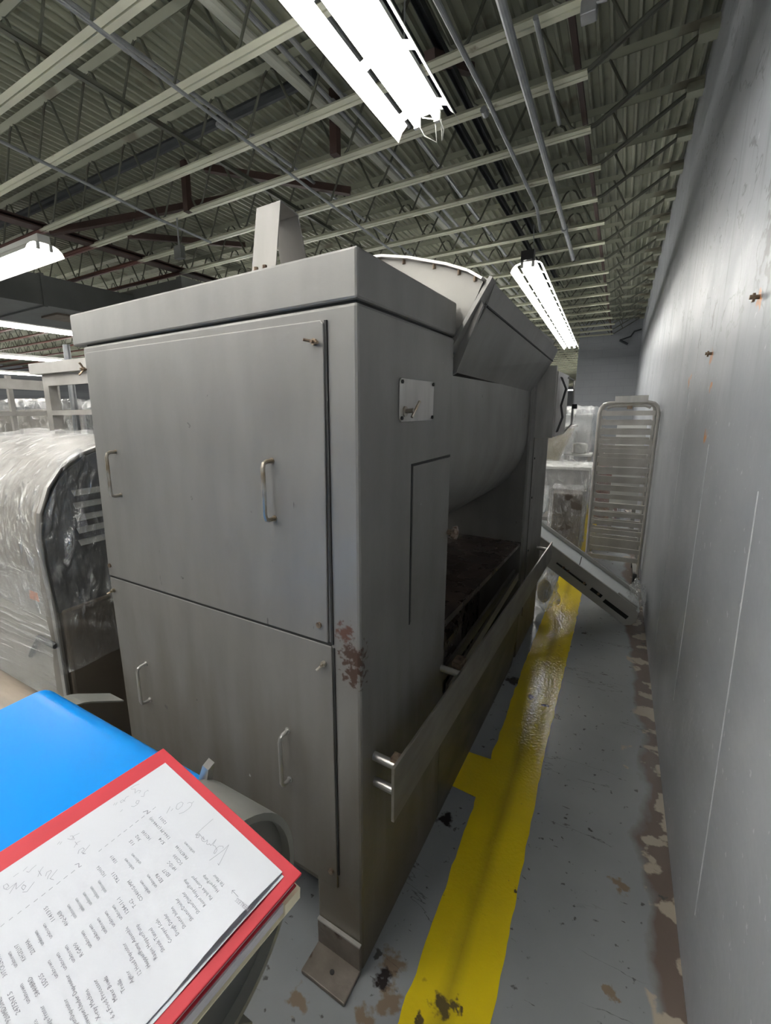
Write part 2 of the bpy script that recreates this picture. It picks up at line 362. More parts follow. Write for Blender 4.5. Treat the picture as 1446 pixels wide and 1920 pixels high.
def chord_mesh(xa, xb, z, flip):      # double-angle chord with a gap
    m = MB(); s = 1 if not flip else -1
    for e in (-1, 1):
        m.add([(xx, e*.006+0*s, z) for xx in (xa, xb)]+[(xx, e*.045, z+.004*s) for xx in (xa, xb)], [(0, 1, 3, 2)])
        m.add([(xx, e*.006, z) for xx in (xa, xb)]+[(xx, e*.006, z+.042*s) for xx in (xa, xb)], [(0, 1, 3, 2)])
        m.add([(xx, e*.045, z+.004*s) for xx in (xa, xb)]+[(xx, e*.040, z+.010*s) for xx in (xa, xb)], [(0, 1, 3, 2)])
        m.add([(xx, e*.006, z+.042*s) for xx in (xa, xb)]+[(xx, e*.040, z+.010*s) for xx in (xa, xb)], [(0, 1, 3, 2)])
    return m
bot = chord_mesh(LEFT, XE, ZB, False).mesh('bottom_chord', JOIST)
top = chord_mesh(LEFT, XW, ZT, True)
top.v = [(a, b*.66, c) for a, b, c in top.v]
top.box(XW-.10, XW, -.05, .05, ZT-.10, ZT-.04); top = top.mesh('top_chord', DECK_SHADED)  # top chord takes the darkened deck colour as painted shade
HP = .265
rodA = MB().tube([(0, 0, ZB+.02), (.05, 0, ZB+.06), (HP-.05, 0, ZT-.06), (HP, 0, ZT-.02)], .0095, 6).mesh('web_rod', WEB_SHADED)
rodB = MB().tube([(0, 0, ZT-.02), (.05, 0, ZT-.06), (HP-.05, 0, ZB+.06), (HP, 0, ZB+.02)], .0095, 6).mesh('web_rod', WEB_SHADED)
endrod = MB().tube([(XE-.1, .012, ZB+.02), (XE, .012, ZB+.03), (XW-.06, .012, ZT-.06)], .011, 6)
endrod.tube([(XE-.1, -.012, ZB+.02), (XE, -.012, ZB+.03), (XW-.06, -.012, ZT-.06)], .011, 6)
endrod.tube([(XE+.18, 0, ZB+.14), (XE+.05, 0, ZT-.03)], .009, 6); endrod = endrod.mesh('end_rod', WEB_SHADED)
def webs(xa, xb):
    m = MB(); x = xb; k = 0
    while x > xa:
        a, b = (ZB+.02, ZT-.02) if k % 2 else (ZT-.02, ZB+.02)
        m.tube([(x-HP, 0, a), (x, 0, b)], .0095, 5, False); x -= HP; k += 1
    return m
x0 = XE-.08; NR = 25
far_web = webs(LEFT, x0-NR*HP).mesh('web', WEB_SHADED); all_web = webs(-14, x0).mesh('web', WEB_SHADED)
for jy in JY:
    ox = random.uniform(-.04, .04) if jy > 3 else 0
    j = link('roof_joist', bot, ceiling, loc=(ox, jy, 0))
    for me, nm in ((top, 'top_chord'), (endrod, 'end_rod')): o = link(nm, me, j); o.location = (-ox, 0, 0)
    if 1.0 < jy < 8.1:
        for k in range(NR):
            link('web_rod', rodB if k % 2 == 0 else rodA, j, loc=(x0-(k+1)*HP, 0, 0))
        o = link('web', far_web, j, kind='stuff')
    else: o = link('web', all_web, j, kind='stuff')
# bridging angles near the wall and small ceiling clutter
for bx, by0, by1, bz, mt in ((-.40, 1.2, 15, ZB+.06, OXIDE), (-2.9, .5, 15, ZB+.05, WEB_SHADED)):
    MB().bar((bx, by0, bz), (bx, by1, bz), .03, .004).bar((bx+.013, by0, bz+.012), (bx+.013, by1, bz+.012), .004, .03).build('bridging_angle', mt, ceiling)
# main girder, posts and knee braces in red oxide
g = MB().box(-5.42, -5.28, 1.2, 16, ZB+.05, ZB+.065).box(-5.42, -5.28, 1.2, 16, ZT-.42, ZT-.405).box(-5.355, -5.345, 1.2, 16, ZB+.05, ZT-.4)
g.build('girder', OXIDE, ceiling)
for a, b in (((-3.72, 3.36, 3.5), (-3.72, 3.36, 3.93)), ((-2.02, 3.3, 3.5), (-2.02, 3.3, 3.93)), ((-3.6, 3.5, 3.9), (-2.35, 4.1, 3.62)), ((-5.3, 2.9, 3.5), (-3.7, 4.0, 3.85)), ((-4.7, 3.4, 3.5), (-4.7, 5.2, 3.9)), ((-1.1, 2.83, 3.55), (-1.1, 3.6, 3.9))):
    MB().bar(a, b, .06, .06).build('brace', OXIDE, ceiling)

# ------------------------------------------------------------------ pipes and conduits
def pipe(label, pts, r, mt, cat='pipe', couplings=()):
    t = tag(MB().tube(pts, r, 10).build('pipe' if cat == 'pipe' else 'conduit', mt, None, smooth='auto'), label, cat)
    for cy in couplings:
        p0, p1 = Vector(pts[0]), Vector(pts[-1]); d = (p1-p0).normalized(); q = p0+d*cy
        MB().tube([q-d*.03, q+d*.03], r*1.5, 8).build('coupling', mt, t)
    return t
pipe('thick galvanised conduit under the joists nearest the right wall', [(-.615, -3, 3.42), (-.635, 2.5, 3.42), (-.675, 6.72, 3.42)], .022, GALV, 'conduit', (4.5, 8.6))
pipe('short thin galvanised conduit right of the thick one', [(-.528, 2.74, 3.46), (-.525, 3.72, 3.46)], .013, GALV, 'conduit')
pipe('thin conduit crossing under the cream joist chords at upper left', [(-2.28, -3, 3.44), (-2.333, 1.42, 3.44), (-2.454, 5.07, 3.44), (-2.55, 9, 3.44)], .011, GALV, 'conduit', (5.5,))
pipe('thin conduit at far left, lowest of the ceiling lines', [(-3.7, -1, 3.44), (-3.774, 1.8, 3.44), (-3.95, 3.13, 3.44), (-4.0, 3.9, 3.44)], .012, GALV, 'conduit')
pipe('grey conduit running above the light over the aisle to the far light', [(-.93, -2, 3.46), (-.905, 2.33, 3.46), (-.872, 3.2, 3.46), (-.85, 5.0, 3.46), (-.86, 5.35, 3.36)], .014, GALV, 'conduit', (5.2,))
pipe('thick cream pipe running inside the joist webs', [(-2.06, -2, 3.70), (-2.022, 2.06, 3.70), (-1.965, 3.3, 3.70), (-1.9, 12, 3.70)], .033, CPIPE)
for k, (xx, zz, rr, lb) in enumerate(((-1.883, 3.7, .015, 'left one of the galvanised pair beside the cream pipe'), (-1.79, 3.7, .015, 'right one of the galvanised pair beside the cream pipe'), (-2.62, 3.7, .014, 'galvanised conduit in the webs left of the cream pipe'), (-1.55, 3.72, .016, 'galvanised conduit right of the pipe pair, in shade'))):
    pipe(lb, [(xx, -2, zz), (xx-.02, 3, zz), (xx-.04, 11, zz)], rr, GALV, 'conduit', (5.1, 8.2))
pipe('black pipe running across above the joists', [(-7.5, 2.93, 3.80), (-1.95, 2.94, 3.80)], .04, DPIPE)
for xx, lb in ((-1.085, 'dark slotted channel strip above the two aisle lights'), (-1.22, 'dark channel strip left of the slotted strip above the aisle lights')):
    tag(MB().box(xx-.022, xx+.022, -1, 9, 3.68, 3.685).box(xx-.022, xx-.018, -1, 9, 3.64, 3.685).box(xx+.018, xx+.022, -1, 9, 3.64, 3.685).build('channel_strip', DPIPE), lb, 'channel')
t = tag(empty('junction_box', (-3.92, 3.39, 3.19)), 'small grey switch box hanging on a rod below the joists', 'switch box')
BX(-.05, .05, -.03, .03, -.06, .06).build('box_body', DUCT, t, bevel=.005)
MB().tube([(0, 0, .06), (0, 0, .32)], .009, 6).build('hanger_rod', GALV, t)

t = tag(empty('junction_box', (-.30, 2.85, 3.47)), 'small metal box on the joist end at the top edge, right of the long light', 'electrical box')
BX(-.04, .03, -.04, .04, -.035, .03).build('box_body', GALV, t, bevel=.006)
MB().tube([(.02, -.03, .0), (.07, -.05, -.02), (.09, .0, .03), (.05, .03, .07)], .007, 6).build('cable', GALV, t)
# ------------------------------------------------------------------ fluorescent lights
def light_fixture(label, length, ntub, width=.32, slots=True, ends=True, detail=True, bare=False):
    """runs along local +y from 0 to length, reflector open downward"""
    t = tag(empty('light_fixture'), label, 'ceiling light', None)
    h = width/2
    MB().box(-.05, .05, 0, length, .05, .11).build('ballast_channel', ENAMEL, t)
    if bare or not detail:
        for k in (.5, length-.5): MB().tube([(0, k, .1), (0, k, .948)], .004, 5).build('hanger', GALV, t)
    m = MB(); c = .045 if bare else .085
    cc = c if bare else c-.015
    m.add([(-cc, 0, .045), (cc, 0, .045), (cc, length, .045), (-cc, length, .045)], [(0, 1, 2, 3)])
    prof = [(c, .045), (c+.006, .06)] if bare else [(c-.015, .045), (c-.006, .042), (c+.026, .030), (c+.030, .0265), (c+.055, .004), (h, -.035)]
    for sgn in (-1, 1):
        for i in range(len(prof)-1):
            (xa, za), (xb, zb) = prof[i], prof[i+1]
            if slots and i == 1:
                yy = .06; step = .40 if detail else .61
                segs = [(0, .06)]
                while yy+step < length: segs.append((yy+step-.06, yy+step)); yy += step
                segs.append((yy+.0, yy+.001)) if yy < length else None
            else: segs = [(0, length)]
            for a, b in segs: m.add([(sgn*xa, a, za), (sgn*xb, a, zb), (sgn*xb, b, zb), (sgn*xa, b, za)], [(0, 1, 2, 3)])
    o = m.build('reflector', ENAMEL, t)
    sm = o.modifiers.new('solid', 'SOLIDIFY'); sm.thickness = .0015
    seg = length/ntub
    for k in range(ntub):
        for sx in (-.052, .052):
            MB().tube([(sx, k*seg+.03, .012), (sx, (k+1)*seg-.03, .012)], .0165, 10).build('tube', TUBEM, t, smooth='auto')
    if ends:
        for k in range(ntub+1):
            for sx in (-.052, .052):
                yy = min(max(k*seg, .012), length-.012)
                BX(sx-.014, sx+.014, yy-.01, yy+.01, -.008, .045).build('lamp_holder', ENAMEL, t)
    return t
f1 = light_fixture('long white fluorescent light at the top, tubes ending above the mixer', 4.9, 2)
f1.location = (-.955, -2.45, 3.0)
for sx, s2 in ((-.052, .0), (.052, .03)):
    MB().tube([(sx, 4.88, .02), (sx+.01, 4.96, -.01), (s2, 5.03, -.02), (s2+.02, 4.95, .03), (-sx*.6, 4.90, .04)], .0035, 6).build('lamp_wire', CABLE, f1)
f2 = light_fixture('fluorescent light over the far end of the aisle, six tubes lit', 7.2, 3)
f2.location = (-.93, 5.15, 3.0); f2.rotation_euler = (0, 0, R(1.5))
BX(-.06, .06, -.03, .06, .05, .14).build('junction_cap', BLACK, f2)
for k in (.4, 6.8):
    MB().tube([(0, k, .1), (-.02, k, .5)], .004, 5).build('hanger_chain', GALV, f2)
    MB().tube([(0, k-2.2, .1), (0, k-2.2, .5)], .004, 5).build('hanger_chain', GALV, f1) if k > 1 else None
f3 = light_fixture('two-tube fluorescent light with curved white reflector at left edge', 1.85, 1, slots=False)
f3.location = (-4.32, 2.30, 3.0); f3.rotation_euler = (0, 0, R(90)); f3['label'] = 'two-tube fluorescent light with curved reflector cut by the left edge'
rows = [('upper glowing light strip left of the mixer lid, over the racks', -8.35, 1.4, 3.66, 1, 0), ('second light strip below it, left of the mixer lid', -12.7, 2.9, 7.3, 3, 0),
        ('lowest thin light strip seen above the left steel rack', -17.3, 4., 9.7, 4, 0), ('far light strip in the gap between mixer and partition wall', -4.6, 40., 2.4, 1, 90)]
for lb, xx, yy, ln, nt_, rz in rows:
    f = light_fixture(lb, ln, nt_, slots=False, ends=False, bare=True); f.location = (xx, yy, 3.0)
    if rz: f.rotation_euler = (0, 0, R(-90))
for k, (xx, yy, ln, nt_, rz) in enumerate(((-2.0, -1.95, 2.45, 1, 1), (-3.1, -2.0, 2.45, 1, 1), (-1.5, -4.9, 2.3, 1, 1), (-5.0, 5.2, 4.9, 2, 0), (-5.6, -3.2, 4.9, 2, 0), (-8.35, 7.5, 7.3, 3, 0), (-12.7, 13, 7.3, 3, 0), (-5.8, 10.5, 7.3, 3, 0), (-9, -4, 4.9, 2, 0), (-4.5, 20, 7.3, 3, 0), (-9, 22, 7.3, 3, 0), (-1., 19, 7.3, 3, 0))):  # unseen fixtures added to brighten the mixer front and the ceiling
    f = light_fixture('added fluorescent fill light out of sight behind the mixer or the camera', ln, nt_, slots=bool(rz), ends=False, bare=not rz, detail=False); f.location = (xx, yy, 3.0)
    f['group'] = 'added fill lights'

# ------------------------------------------------------------------ air duct at left
d = tag(empty('air_duct'), 'dark grey rectangular air duct below the joists, left of the mixer lid', 'duct')
for k, (a, b) in enumerate(((1.0, 2.1), (2.12, 3.2), (3.22, 4.45))):
    BX(-7.6, -6.2, a, b, 2.95, 3.30).build('duct_section', DUCT, d)
    BX(-7.62, -6.18, b-.01, b+.03, 2.93, 3.32).build('duct_flange', DUCT, d)
MB().prism([(-6.2, 4.45), (-5.2, 4.45), (-5.2, 5.3), (-7.6, 5.3), (-7.6, 4.45)], 'z', 2.95, 3.38).build('duct_section', DUCT, d)
BX(-5.22, -5.12, 4.42, 5.33, 2.93, 3.39).build('duct_flange', DUCT, d)
BX(-6.9, -6.5, 3.5, 4.1, 2.925, 2.949).build('duct_light_patch', WOOD, d, label='tan patch painting the light on the duct underside')  # tan plate puts the light on the underside into colour

# ------------------------------------------------------------------ the tilt mixer
TH = -.025
mixer = tag(empty('tilt_mixer', (-.495, .888, 0), TH), 'huge stainless steel tilting mixer filling the middle of the picture', 'mixer')
# local: x to the right wall, y away from camera, front face y=0, side face x=0
# near housing shell
BX(-1.075, 0, 0, .615, .30, 1.829).build('housing', STEEL, mixer, bevel=.008)
mm = MB(); mm.box(-.155, 0, 0, .60, 0, .32).build('housing_foot', STEEL, mixer, bevel=.008)
BX(-1.075, -.93, .02, .60, 0, .32).build('housing_foot', STEEL, mixer, bevel=.008)
BX(-.94, -.15, .06, .60, .14, .32).build('housing_skirt', STEEL, mixer)
BX(-1.060, -.008, .008, .61, 1.827, 1.838).build('lid_gap', DARK, mixer)
lid = BX(-1.127, .002, -.004, .62, 1.834, 1.936).build('lid', STEEL, mixer, bevel=.006)
# doors
udoor = MB().prism([(-1.053, 1.804), (-1.053+.01, 1.808), (-.092, 1.801), (-.084, 1.793), (-.092, 1.022), (-1.075, 1.022)], 'y', -.007, .0005).build('access_panel', STEEL, mixer, bevel=.0025)
ldoor = MB().prism([(-1.075, 1.014), (-.082, 1.014), (-.079, .252), (-1.06, .252)], 'y', -.005, .0005).build('access_panel', STEEL, mixer, bevel=.0025)
BX(-.0835, -.0775, -.0045, .001, 1.02, 1.80).build('panel_joint', DARK, mixer)
BX(-.0785, -.0745, -.0035, .001, .30, 1.01).build('panel_joint', DARK, mixer)
BX(-1.07, -.085, -.003, .001, 1.0135, 1.0225).build('panel_joint', DARK, mixer)
def wingnut(x, z, rot, par):
    m = MB().tube([(x, 0, z), (x, -.022, z)], .0035, 8).tube([(x, -.006, z), (x, -.014, z)], .0075, 8)
    c, s = math.cos(rot), math.sin(rot)
    for e in (-1, 1): m.tube([(x+e*c*.004, -.011, z+e*s*.004), (x+e*c*.016, -.020, z+e*s*.016), (x+e*c*.020, -.025, z+e*s*.020)], .0035, 6)
    return m.build('wing_nut', BOLT if rot > 1 else HANDLE, par, smooth='auto')
for x, z, r_, pr in ((-1.068, 1.756, 1.3, udoor), (-.108, 1.756, 2.9, udoor), (-1.055, .966, .6, ldoor), (-.105, .962, .9, ldoor)): wingnut(x, z, r_, pr)
for x, z, pr in ((-1.06, 1.062, udoor), (-.117, 1.067, udoor), (-.098, .305, ldoor)):
    MB().tube([(x, 0, z), (x, -.012, z)], .008, 8).build('bolt', BOLT, pr)
def handle(x, z0, z1, par, mt=HANDLE):
    d_ = .042; k = .014
    pts = [(x, 0, z1), (x, -d_+k, z1), (x, -d_+.004, z1-.004), (x, -d_, z1-k), (x, -d_, z0+k), (x, -d_+.004, z0+.004), (x, -d_+k, z0), (x, 0, z0)]
    m = MB().tube(pts, .0058, 8); m.tube([(x, 0, z1), (x, -.008, z1)], .009, 8).tube([(x, 0, z0), (x, -.008, z0)], .009, 8)
    return m.build('handle', mt, par, smooth='auto')
handle(-.938, 1.335, 1.482, udoor); handle(-.252, 1.332, 1.482, udoor)
handle(-.905, .565, .712, ldoor, STEEL_L); handle(-.240, .545, .708, ldoor, STEEL_L)
# roof bracket on the lid: a bent strip
br = MB()
X0, X1 = -.328, -.250
br.plate([(X0, .035, 1.936), (X1, .035, 1.936), (X1+.012, .050, 2.092), (X0+.014, .050, 2.092)], .003)
br.plate([(X0+.014, .050, 2.092), (X1+.012, .050, 2.092), (X1+.014, .115, 2.082), (X0+.016, .115, 2.082)], .003)
br.plate([(X0+.016, .115, 2.082), (X1+.014, .115, 2.082), (X1+.012, .165, 1.936), (X0-.0, .165, 1.936)], .003)
bro = br.build('lid_bracket', STEEL_M, mixer)
BX(X0, X1, .01, .05, 1.936, 1.939).build('bracket_flange', STEEL_M, bro)
for bx_ in (-.30, -.272): MB().tube([(bx_, .022, 1.938), (bx_, .022, 1.95)], .006, 6).build('bolt', BOLT, bro)
# side plates on the near housing
pl_ = MB().prism([(.204+.01, 1.684), (.426, 1.684), (.436, 1.675), (.433, 1.582), (.423, 1.573), (.214, 1.573), (.204, 1.582), (.204, 1.675)], 'x', 0, .004).build('cover_plate', STEEL_L, mixer, bevel=.001)
for y_, z_ in ((.214, 1.675), (.427, 1.676), (.424, 1.582), (.213, 1.583)): MB().tube([(.002, y_, z_), (.008, y_, z_)], .0055, 6).build('screw', DARK, pl_)
MB().tube([(.0, .232, 1.600), (.03, .232, 1.602)], .006, 8).tube([(.028, .225, 1.585), (.033, .262, 1.625)], .004, 6).tube([(.004, .232, 1.6), (.008, .232, 1.6)], .014, 10).build('latch', HANDLE, pl_, smooth='auto')
hp = BX(0, .003, .298, .600, .975, 1.448).build('hatch', STEEL, mixer)
BX(-.0005, .0015, .289, .296, .970, 1.455).build('hatch_joint', DARK, hp); BX(-.0005, .0015, .289, .604, 1.449, 1.4555).build('hatch_joint', DARK, hp)
k_ = MB().tube([(0, .600, 1.187), (.018, .600, 1.187)], .010, 8)
for i in range(5):
    a = i*2*math.pi/5; k_.tube([(.022, .600+.012*math.cos(a), 1.187+.012*math.sin(a)), (.036, .600+.016*math.cos(a), 1.187+.016*math.sin(a))], .010, 6)
k_.build('hatch_knob', mat('knob_brown', (.22, .15, .11), .35, .6, c2=(.36, .30, .25), scale=60), hp)
# bowl: trough with round bottom between the housings
def arc(cx, cz, r, a0, a1, n): return [(cx+r*math.cos(R(a0+(a1-a0)*i/n)), cz+r*math.sin(R(a0+(a1-a0)*i/n))) for i in range(n+1)]
Y0, Y1 = .63, 1.999
bx_ = -.015; RB = .42
prof = [(bx_, 1.715)]+[(bx_-.0, 1.46)]+arc(bx_-RB, 1.46, RB, -8, -172, 26)+[(bx_-2*RB, 1.46), (bx_-2*RB, 1.75)]
m = MB(); n = len(prof)
m.add([(a, Y0, b) for a, b in prof]+[(a, Y1, b) for a, b in prof], [(i, i+1, n+i+1, n+i) for i in range(n-1)])
m.add([(a, Y0, b) for a, b in prof], [tuple(range(n))]); m.add([(a, Y1, b) for a, b in prof], [tuple(range(n))])
bowl = m.build('bowl', STEEL, mixer, smooth='auto')
# flared chute on the aisle side
FX, FZ0, FZ1 = .098, 1.99, 1.935
fl = MB(); fl.plate([(bx_, Y0+.01, 1.728), (bx_, Y1+.05, 1.700), (FX-.02, Y1+.10, FZ1-.06), (FX-.02, Y0+.06, FZ0-.06)], .006)
fo = fl.build('chute', STEEL, bowl)
MB().plate([(FX-.022, Y0+.06, FZ0-.064), (FX-.022, Y1+.10, FZ1-.064), (FX+.004, Y1+.10, FZ1), (FX+.004, Y0+.05, FZ0)], .02).build('chute_lip', STEEL, fo)
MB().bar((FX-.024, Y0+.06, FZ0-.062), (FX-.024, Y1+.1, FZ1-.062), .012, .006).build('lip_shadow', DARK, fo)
MB().plate([(bx_-.02, Y0+.0, 1.73), (FX+.004, Y0+.045, FZ0+.008), (FX-.05, Y0+.05, FZ0+.03), (-.10, Y0, 1.80)], .006).build('chute_side', STEEL, fo)
MB().bar((-.012, Y0-.004, 1.79), (FX+.0, Y0+.04, FZ0+.010), .05, .012, (1, 0, 0)).bar((-.035, Y0+.012, 1.79), (FX-.022, Y0+.045, FZ0+.018), .012, .035, (1, 0, 0)).build('frame_angle', STEEL, fo)
MB().prism([(-.03, 1.71), (-.0, 1.725), (FX-.02, 1.925), (FX-.05, 1.99), (.0, 1.93), (-.10, 1.80)], 'y', Y0+.014, Y0+.03).build('chute_gusset', STEEL, fo)
BX(FX-.055, FX-.02, Y0+.05, Y1+.08, FZ1, FZ1+.05).build('hinge_bar', STEEL, fo)
# arched end plate and cover behind the lid
A0 = Y0+.012
ar = [(-.84, 1.90), (-.78, 2.02), (-.66, 2.09), (-.52, 2.12), (-.40, 2.128), (-.27, 2.118), (-.171, 2.095), (-.042, 2.053), (.03, 2.022), (.075, 1.992), (.012, 1.845), (-.02, 1.80), (-.84, 1.80)]
ep = MB().prism(ar, 'y', A0, A0+.006).build('end_plate', mat('end_plate_steel', (.36, .345, .32), .5, .3, c2=(.30, .29, .27), scale=5), bowl)
rim = ar[:10]
m = MB()
for a, b in zip(rim[:-1], rim[1:]): m.plate([(a[0], A0-.022, a[1]+.002), (a[0], A0+.03, a[1]+.002), (b[0], A0+.03, b[1]+.002), (b[0], A0-.022, b[1]+.002)], .008)
m.build('arch_rim', STEEL_L, ep)
for i in range(10):
    t = (i+.4)/10*(len(rim)-1); k = int(t); u = t-k; x_ = rim[k][0]*(1-u)+rim[k+1][0]*u; z_ = rim[k][1]*(1-u)+rim[k+1][1]*u
    MB().tube([(x_, A0+.0, z_-.012), (x_, A0+.0, z_+.013)], .006, 6).build('bolt', BOLT, ep)
m = MB(); n = len(rim)
m.add([(a, A0+.03, b-.004) for a, b in rim]+[(a, Y1, b-.03) for a, b in rim], [(i, i+1, n+i+1, n+i) for i in range(n-1)]).build('bowl_cover', STEEL, bowl)
MB().prism([(.50, 1.936), (.618, 1.936), (.63, 1.85), (.618, 1.84)], 'x', -.05, -.002).build('corner_gusset', STEEL, mixer)
# far housing
FY0, FY1 = 2.0, 2.66
BX(-1.075, 0, FY0, FY1, 0, 1.86).build('far_housing', STEEL, mixer, bevel=.012)
BX(0, .006, FY0+.12, FY1-.02, .25, 1.44).build('side_cover', STEEL, mixer, bevel=.002)
for z_ in (1.3, 1.05, .7): MB().tube([(.004, FY0+.15, z_), (.010, FY0+.15, z_)], .007, 6).build('screw', DARK, mixer)
cb = BX(0, .10, 2.16, 2.62, 1.45, 1.80).build('control_box', BROWNST, mixer, bevel=.004, label='brown sided control box with cables')
BX(.10, .108, 2.145, 2.64, 1.435, 1.82).build('box_flange', STEEL_L, cb)
BX(-.0, .10, 2.12, 2.145, 1.43, 1.85).build('box_edge', STEEL_L, cb)
for i in range(2):
    z_ = 1.50+.08*i
    MB().tube([(.112, 2.2+.05*i, 1.46), (.135, 2.22+.05*i, 1.55), (.115, 2.28+.04*i, 1.62), (.14, 2.24+.05*i, 1.72), (.112, 2.22+.05*i, 1.79)], .0035, 6).build('cable', BLACK, cb)
MB().tube([(.12, 2.50, 1.45), (.16, 2.52, 1.5), (.155, 2.53, 1.78), (.12, 2.5, 1.8)], .007, 6).build('box_handle', STEEL_L, cb)
BX(.155, .185, 2.50, 2.54, 1.60, 1.63).build('box_latch', BLACK, cb)
# shelf, base and dark works
MB().plate([(-.02, .60, .835), (-.02, 2.0, .79), (-.75, 2.0, .80), (-.75, .60, .845)], .03).build('drip_shelf', GREASY, mixer)
MB().plate([(-.018, .60, .835), (-.018, 2.0, .79), (-.018, 2.0, .772), (-.018, .60, .805)], .006).build('shelf_edge', GREASY, mixer)
BX(-1.0, -.25, .60, 2.0, .05, .78).build('inner_wall', GREASY, mixer)
BX(-.6, -.12, .75, 1.25, .36, .60).build('gear_case', GREASY, mixer, bevel=.04)
MB().tube([(-.35, .62, .50), (-.35, 1.9, .50)], .07, 14).build('drive_shaft', GREASY, mixer)
MB().bar((-.06, .72, .52), (-.03, 1.95, .60), .012, .05).bar((-.02, .72, .50), (-.01, 1.95, .585), .012, .05).build('inner_rail', STEEL_R, mixer)
MB().bar((-.1, .9, .30), (-.25, .9, .62), .03, .03).build('tie_rod', STEEL_R, mixer)
MB().prism([(.60, .0), (.60, .36), (2.01, .36), (2.01, .12), (1.97, .12), (1.93, .015), (1.90, .0)], 'x', -.05, -.002).build('base_beam', mat('base_brown', (.13, .115, .085), .45, .4, c2=(.07, .062, .05), scale=4, stretch=(1, 1, 3)), mixer)
# foot bracket: angle bolted to the floor
ft = empty('foot_bracket'); bpy.data.objects.remove(ft)
ft = MB().prism([(-.150, -.088), (-.060, -.105), (-.002, -.088), (-.002, -.002), (-.150, -.002)], 'z', .0, .014)
ft = MB().box(-.150, -.002, -.098, -.001, .0, .014).build('foot_bracket', RUSTPLATE, mixer, bevel=.003)
BX(-.150, -.002, -.012, -.001, .014, .098).build('bracket_upright', RUSTPLATE, ft, bevel=.002)
BX(-.150, -.002, -.013, -.002, .098, .103).build('weld_bead', STEEL_L, ft)
MB().tube([(-.07, -.055, .012), (-.07, -.055, .0152)], .007, 12).build('bolt_hole', DARK, ft)
# bumper rail on rods
rail = MB(); ra, rb = Vector((.072, .032, 0)), Vector((.078, 2.66, 0))
zt0, zb0, zt1, zb1 = .700, .535, .640, .505
for e in (0, .009):
    rail.v += [(ra.x+e, ra.y, zb0), (ra.x+e, ra.y, zt0), (rb.x+e, rb.y, zt1), (rb.x+e, rb.y, zb1)]
rail.f += [(0, 1, 2, 3), (7, 6, 5, 4), (0, 4, 5, 1), (1, 5, 6, 2), (2, 6, 7, 3), (3, 7, 4, 0)]
rail = rail.build('bumper_rail', STEEL_R, mixer, bevel=.0015)
for y_, z_ in ((.072, .675), (.075, .592), (.585, .672), (2.50, .625)):
    MB().tube([(-.002, y_, z_), (.074, y_, z_-.003)], .0125, 12).build('standoff_rod', STEEL_L, rail, smooth='auto')
BX(.052, .071, .066, .095, .668, .695).build('rail_tab', BOLT, rail)
BX(.035, .070, .60, .66, .66, .70).build('rail_tab', BOLT, rail)

# ------------------------------------------------------------------ blue belt conveyor with its grey drive cover
cv = tag(empty('belt_conveyor', (-.87, .40, 0)), 'conveyor with bright blue belt and rounded grey drive cover at lower left', 'conveyor')
# belt: from nose at y=+.10 back towards and past the camera
pf = [(-2.0, .950)]+[(.03, .950)]+arc(.045, .900, .05, 88, -90, 14)[0:]+[(-2.0, .850)]
m = MB(); n = len(pf)
xl, xr = -.275, .275
def bt(p, x_): return (x_, p[0], p[1])
m.add([bt(p, xl) for p in pf]+[bt(p, xr) for p in pf], [(i, (i+1) % n, n+(i+1) % n, n+i) for i in range(n)]+[tuple(range(n))[::-1], tuple(range(n, 2*n))])
belt = m.build('belt', BLUE, cv, smooth='auto')
for s_ in (-1, 1):
    BX(s_*.285-.006, s_*.285+.006, -2.0, .03, .82, .925).build('side_frame', COVER, cv)
for y_ in (-1.7, -.2):
    for s_ in (-1, 1): BX(s_*.25-.02, s_*.25+.02, y_-.02, y_+.02, 0, .86).build('leg', COVER, cv)
MB().plate([(.265, .062, .93), (.285, .067, .93), (.293, .070, .972), (.281, .068, .978)], .02).build('corner_tab', STEEL_L, cv)
# rounded drive cover on the right flank
cy_, cz_, rr_ = -.045, .805, .185
def dshape(r, back=-.75): return [(back, cz_+r)]+arc(cy_, cz_, r, 90, -90, 24)+[(back, cz_-r)]
shell = MB(); o_ = dshape(rr_); i_ = dshape(rr_-.012); n = len(o_)
xa, xb = .285, .425
vs = [(xa, *p) for p in o_]+[(xb, *p) for p in o_]+[(xb, *p) for p in i_]+[(xb-.02, *p) for p in i_]
fs = []
for k in range(3): fs += [(k*n+i, k*n+(i+1) % n, (k+1)*n+(i+1) % n, (k+1)*n+i) for i in range(n)]
shell.add(vs, fs); dc = shell.build('drive_cover', COVER, cv, smooth='auto')
face = MB().prism([(p[0], p[1]) for p in i_], 'x', xb-.024, xb-.018).build('cover_face', mat('face_grey', (.125, .125, .115), .45, .3), dc)
# lower guard with expanded metal openings
lg = MB().prism([(-.75, .62), (-.03, .62), (.02, .55), (-.02, .42), (-.10, .33), (-.75, .30)], 'x', xb-.06, xb-.012).build('lower_guard', COVER, cv)
def mesh_panel(y0, y1, z0, z1):
    m = MB(); w_, h_ = .022, .011; r_ = 0; z = z0
    while z < z1:
        y = y0+(w_/2 if r_ % 2 else 0)
        while y < y1:
            for a, b in (((y-w_/2, z), (y, z+h_)), ((y, z+h_), (y+w_/2, z)), ((y+w_/2, z), (y, z-h_)), ((y, z-h_), (y-w_/2, z))):
                m.bar((xb-.004, a[0], a[1]), (xb-.004, b[0], b[1]), .003, .003, (1, 0, 0))
            y += w_
        z += h_; r_ += 1
    o = m.build('expanded_metal', COVER, lg, kind='stuff'); BX(xb-.0115, xb-.009, y0, y1, z0, z1).build('guard_opening', DARK, lg); return o
mesh_panel(-.20, -.06, .44, .60); mesh_panel(-.42, -.24, .40, .60)

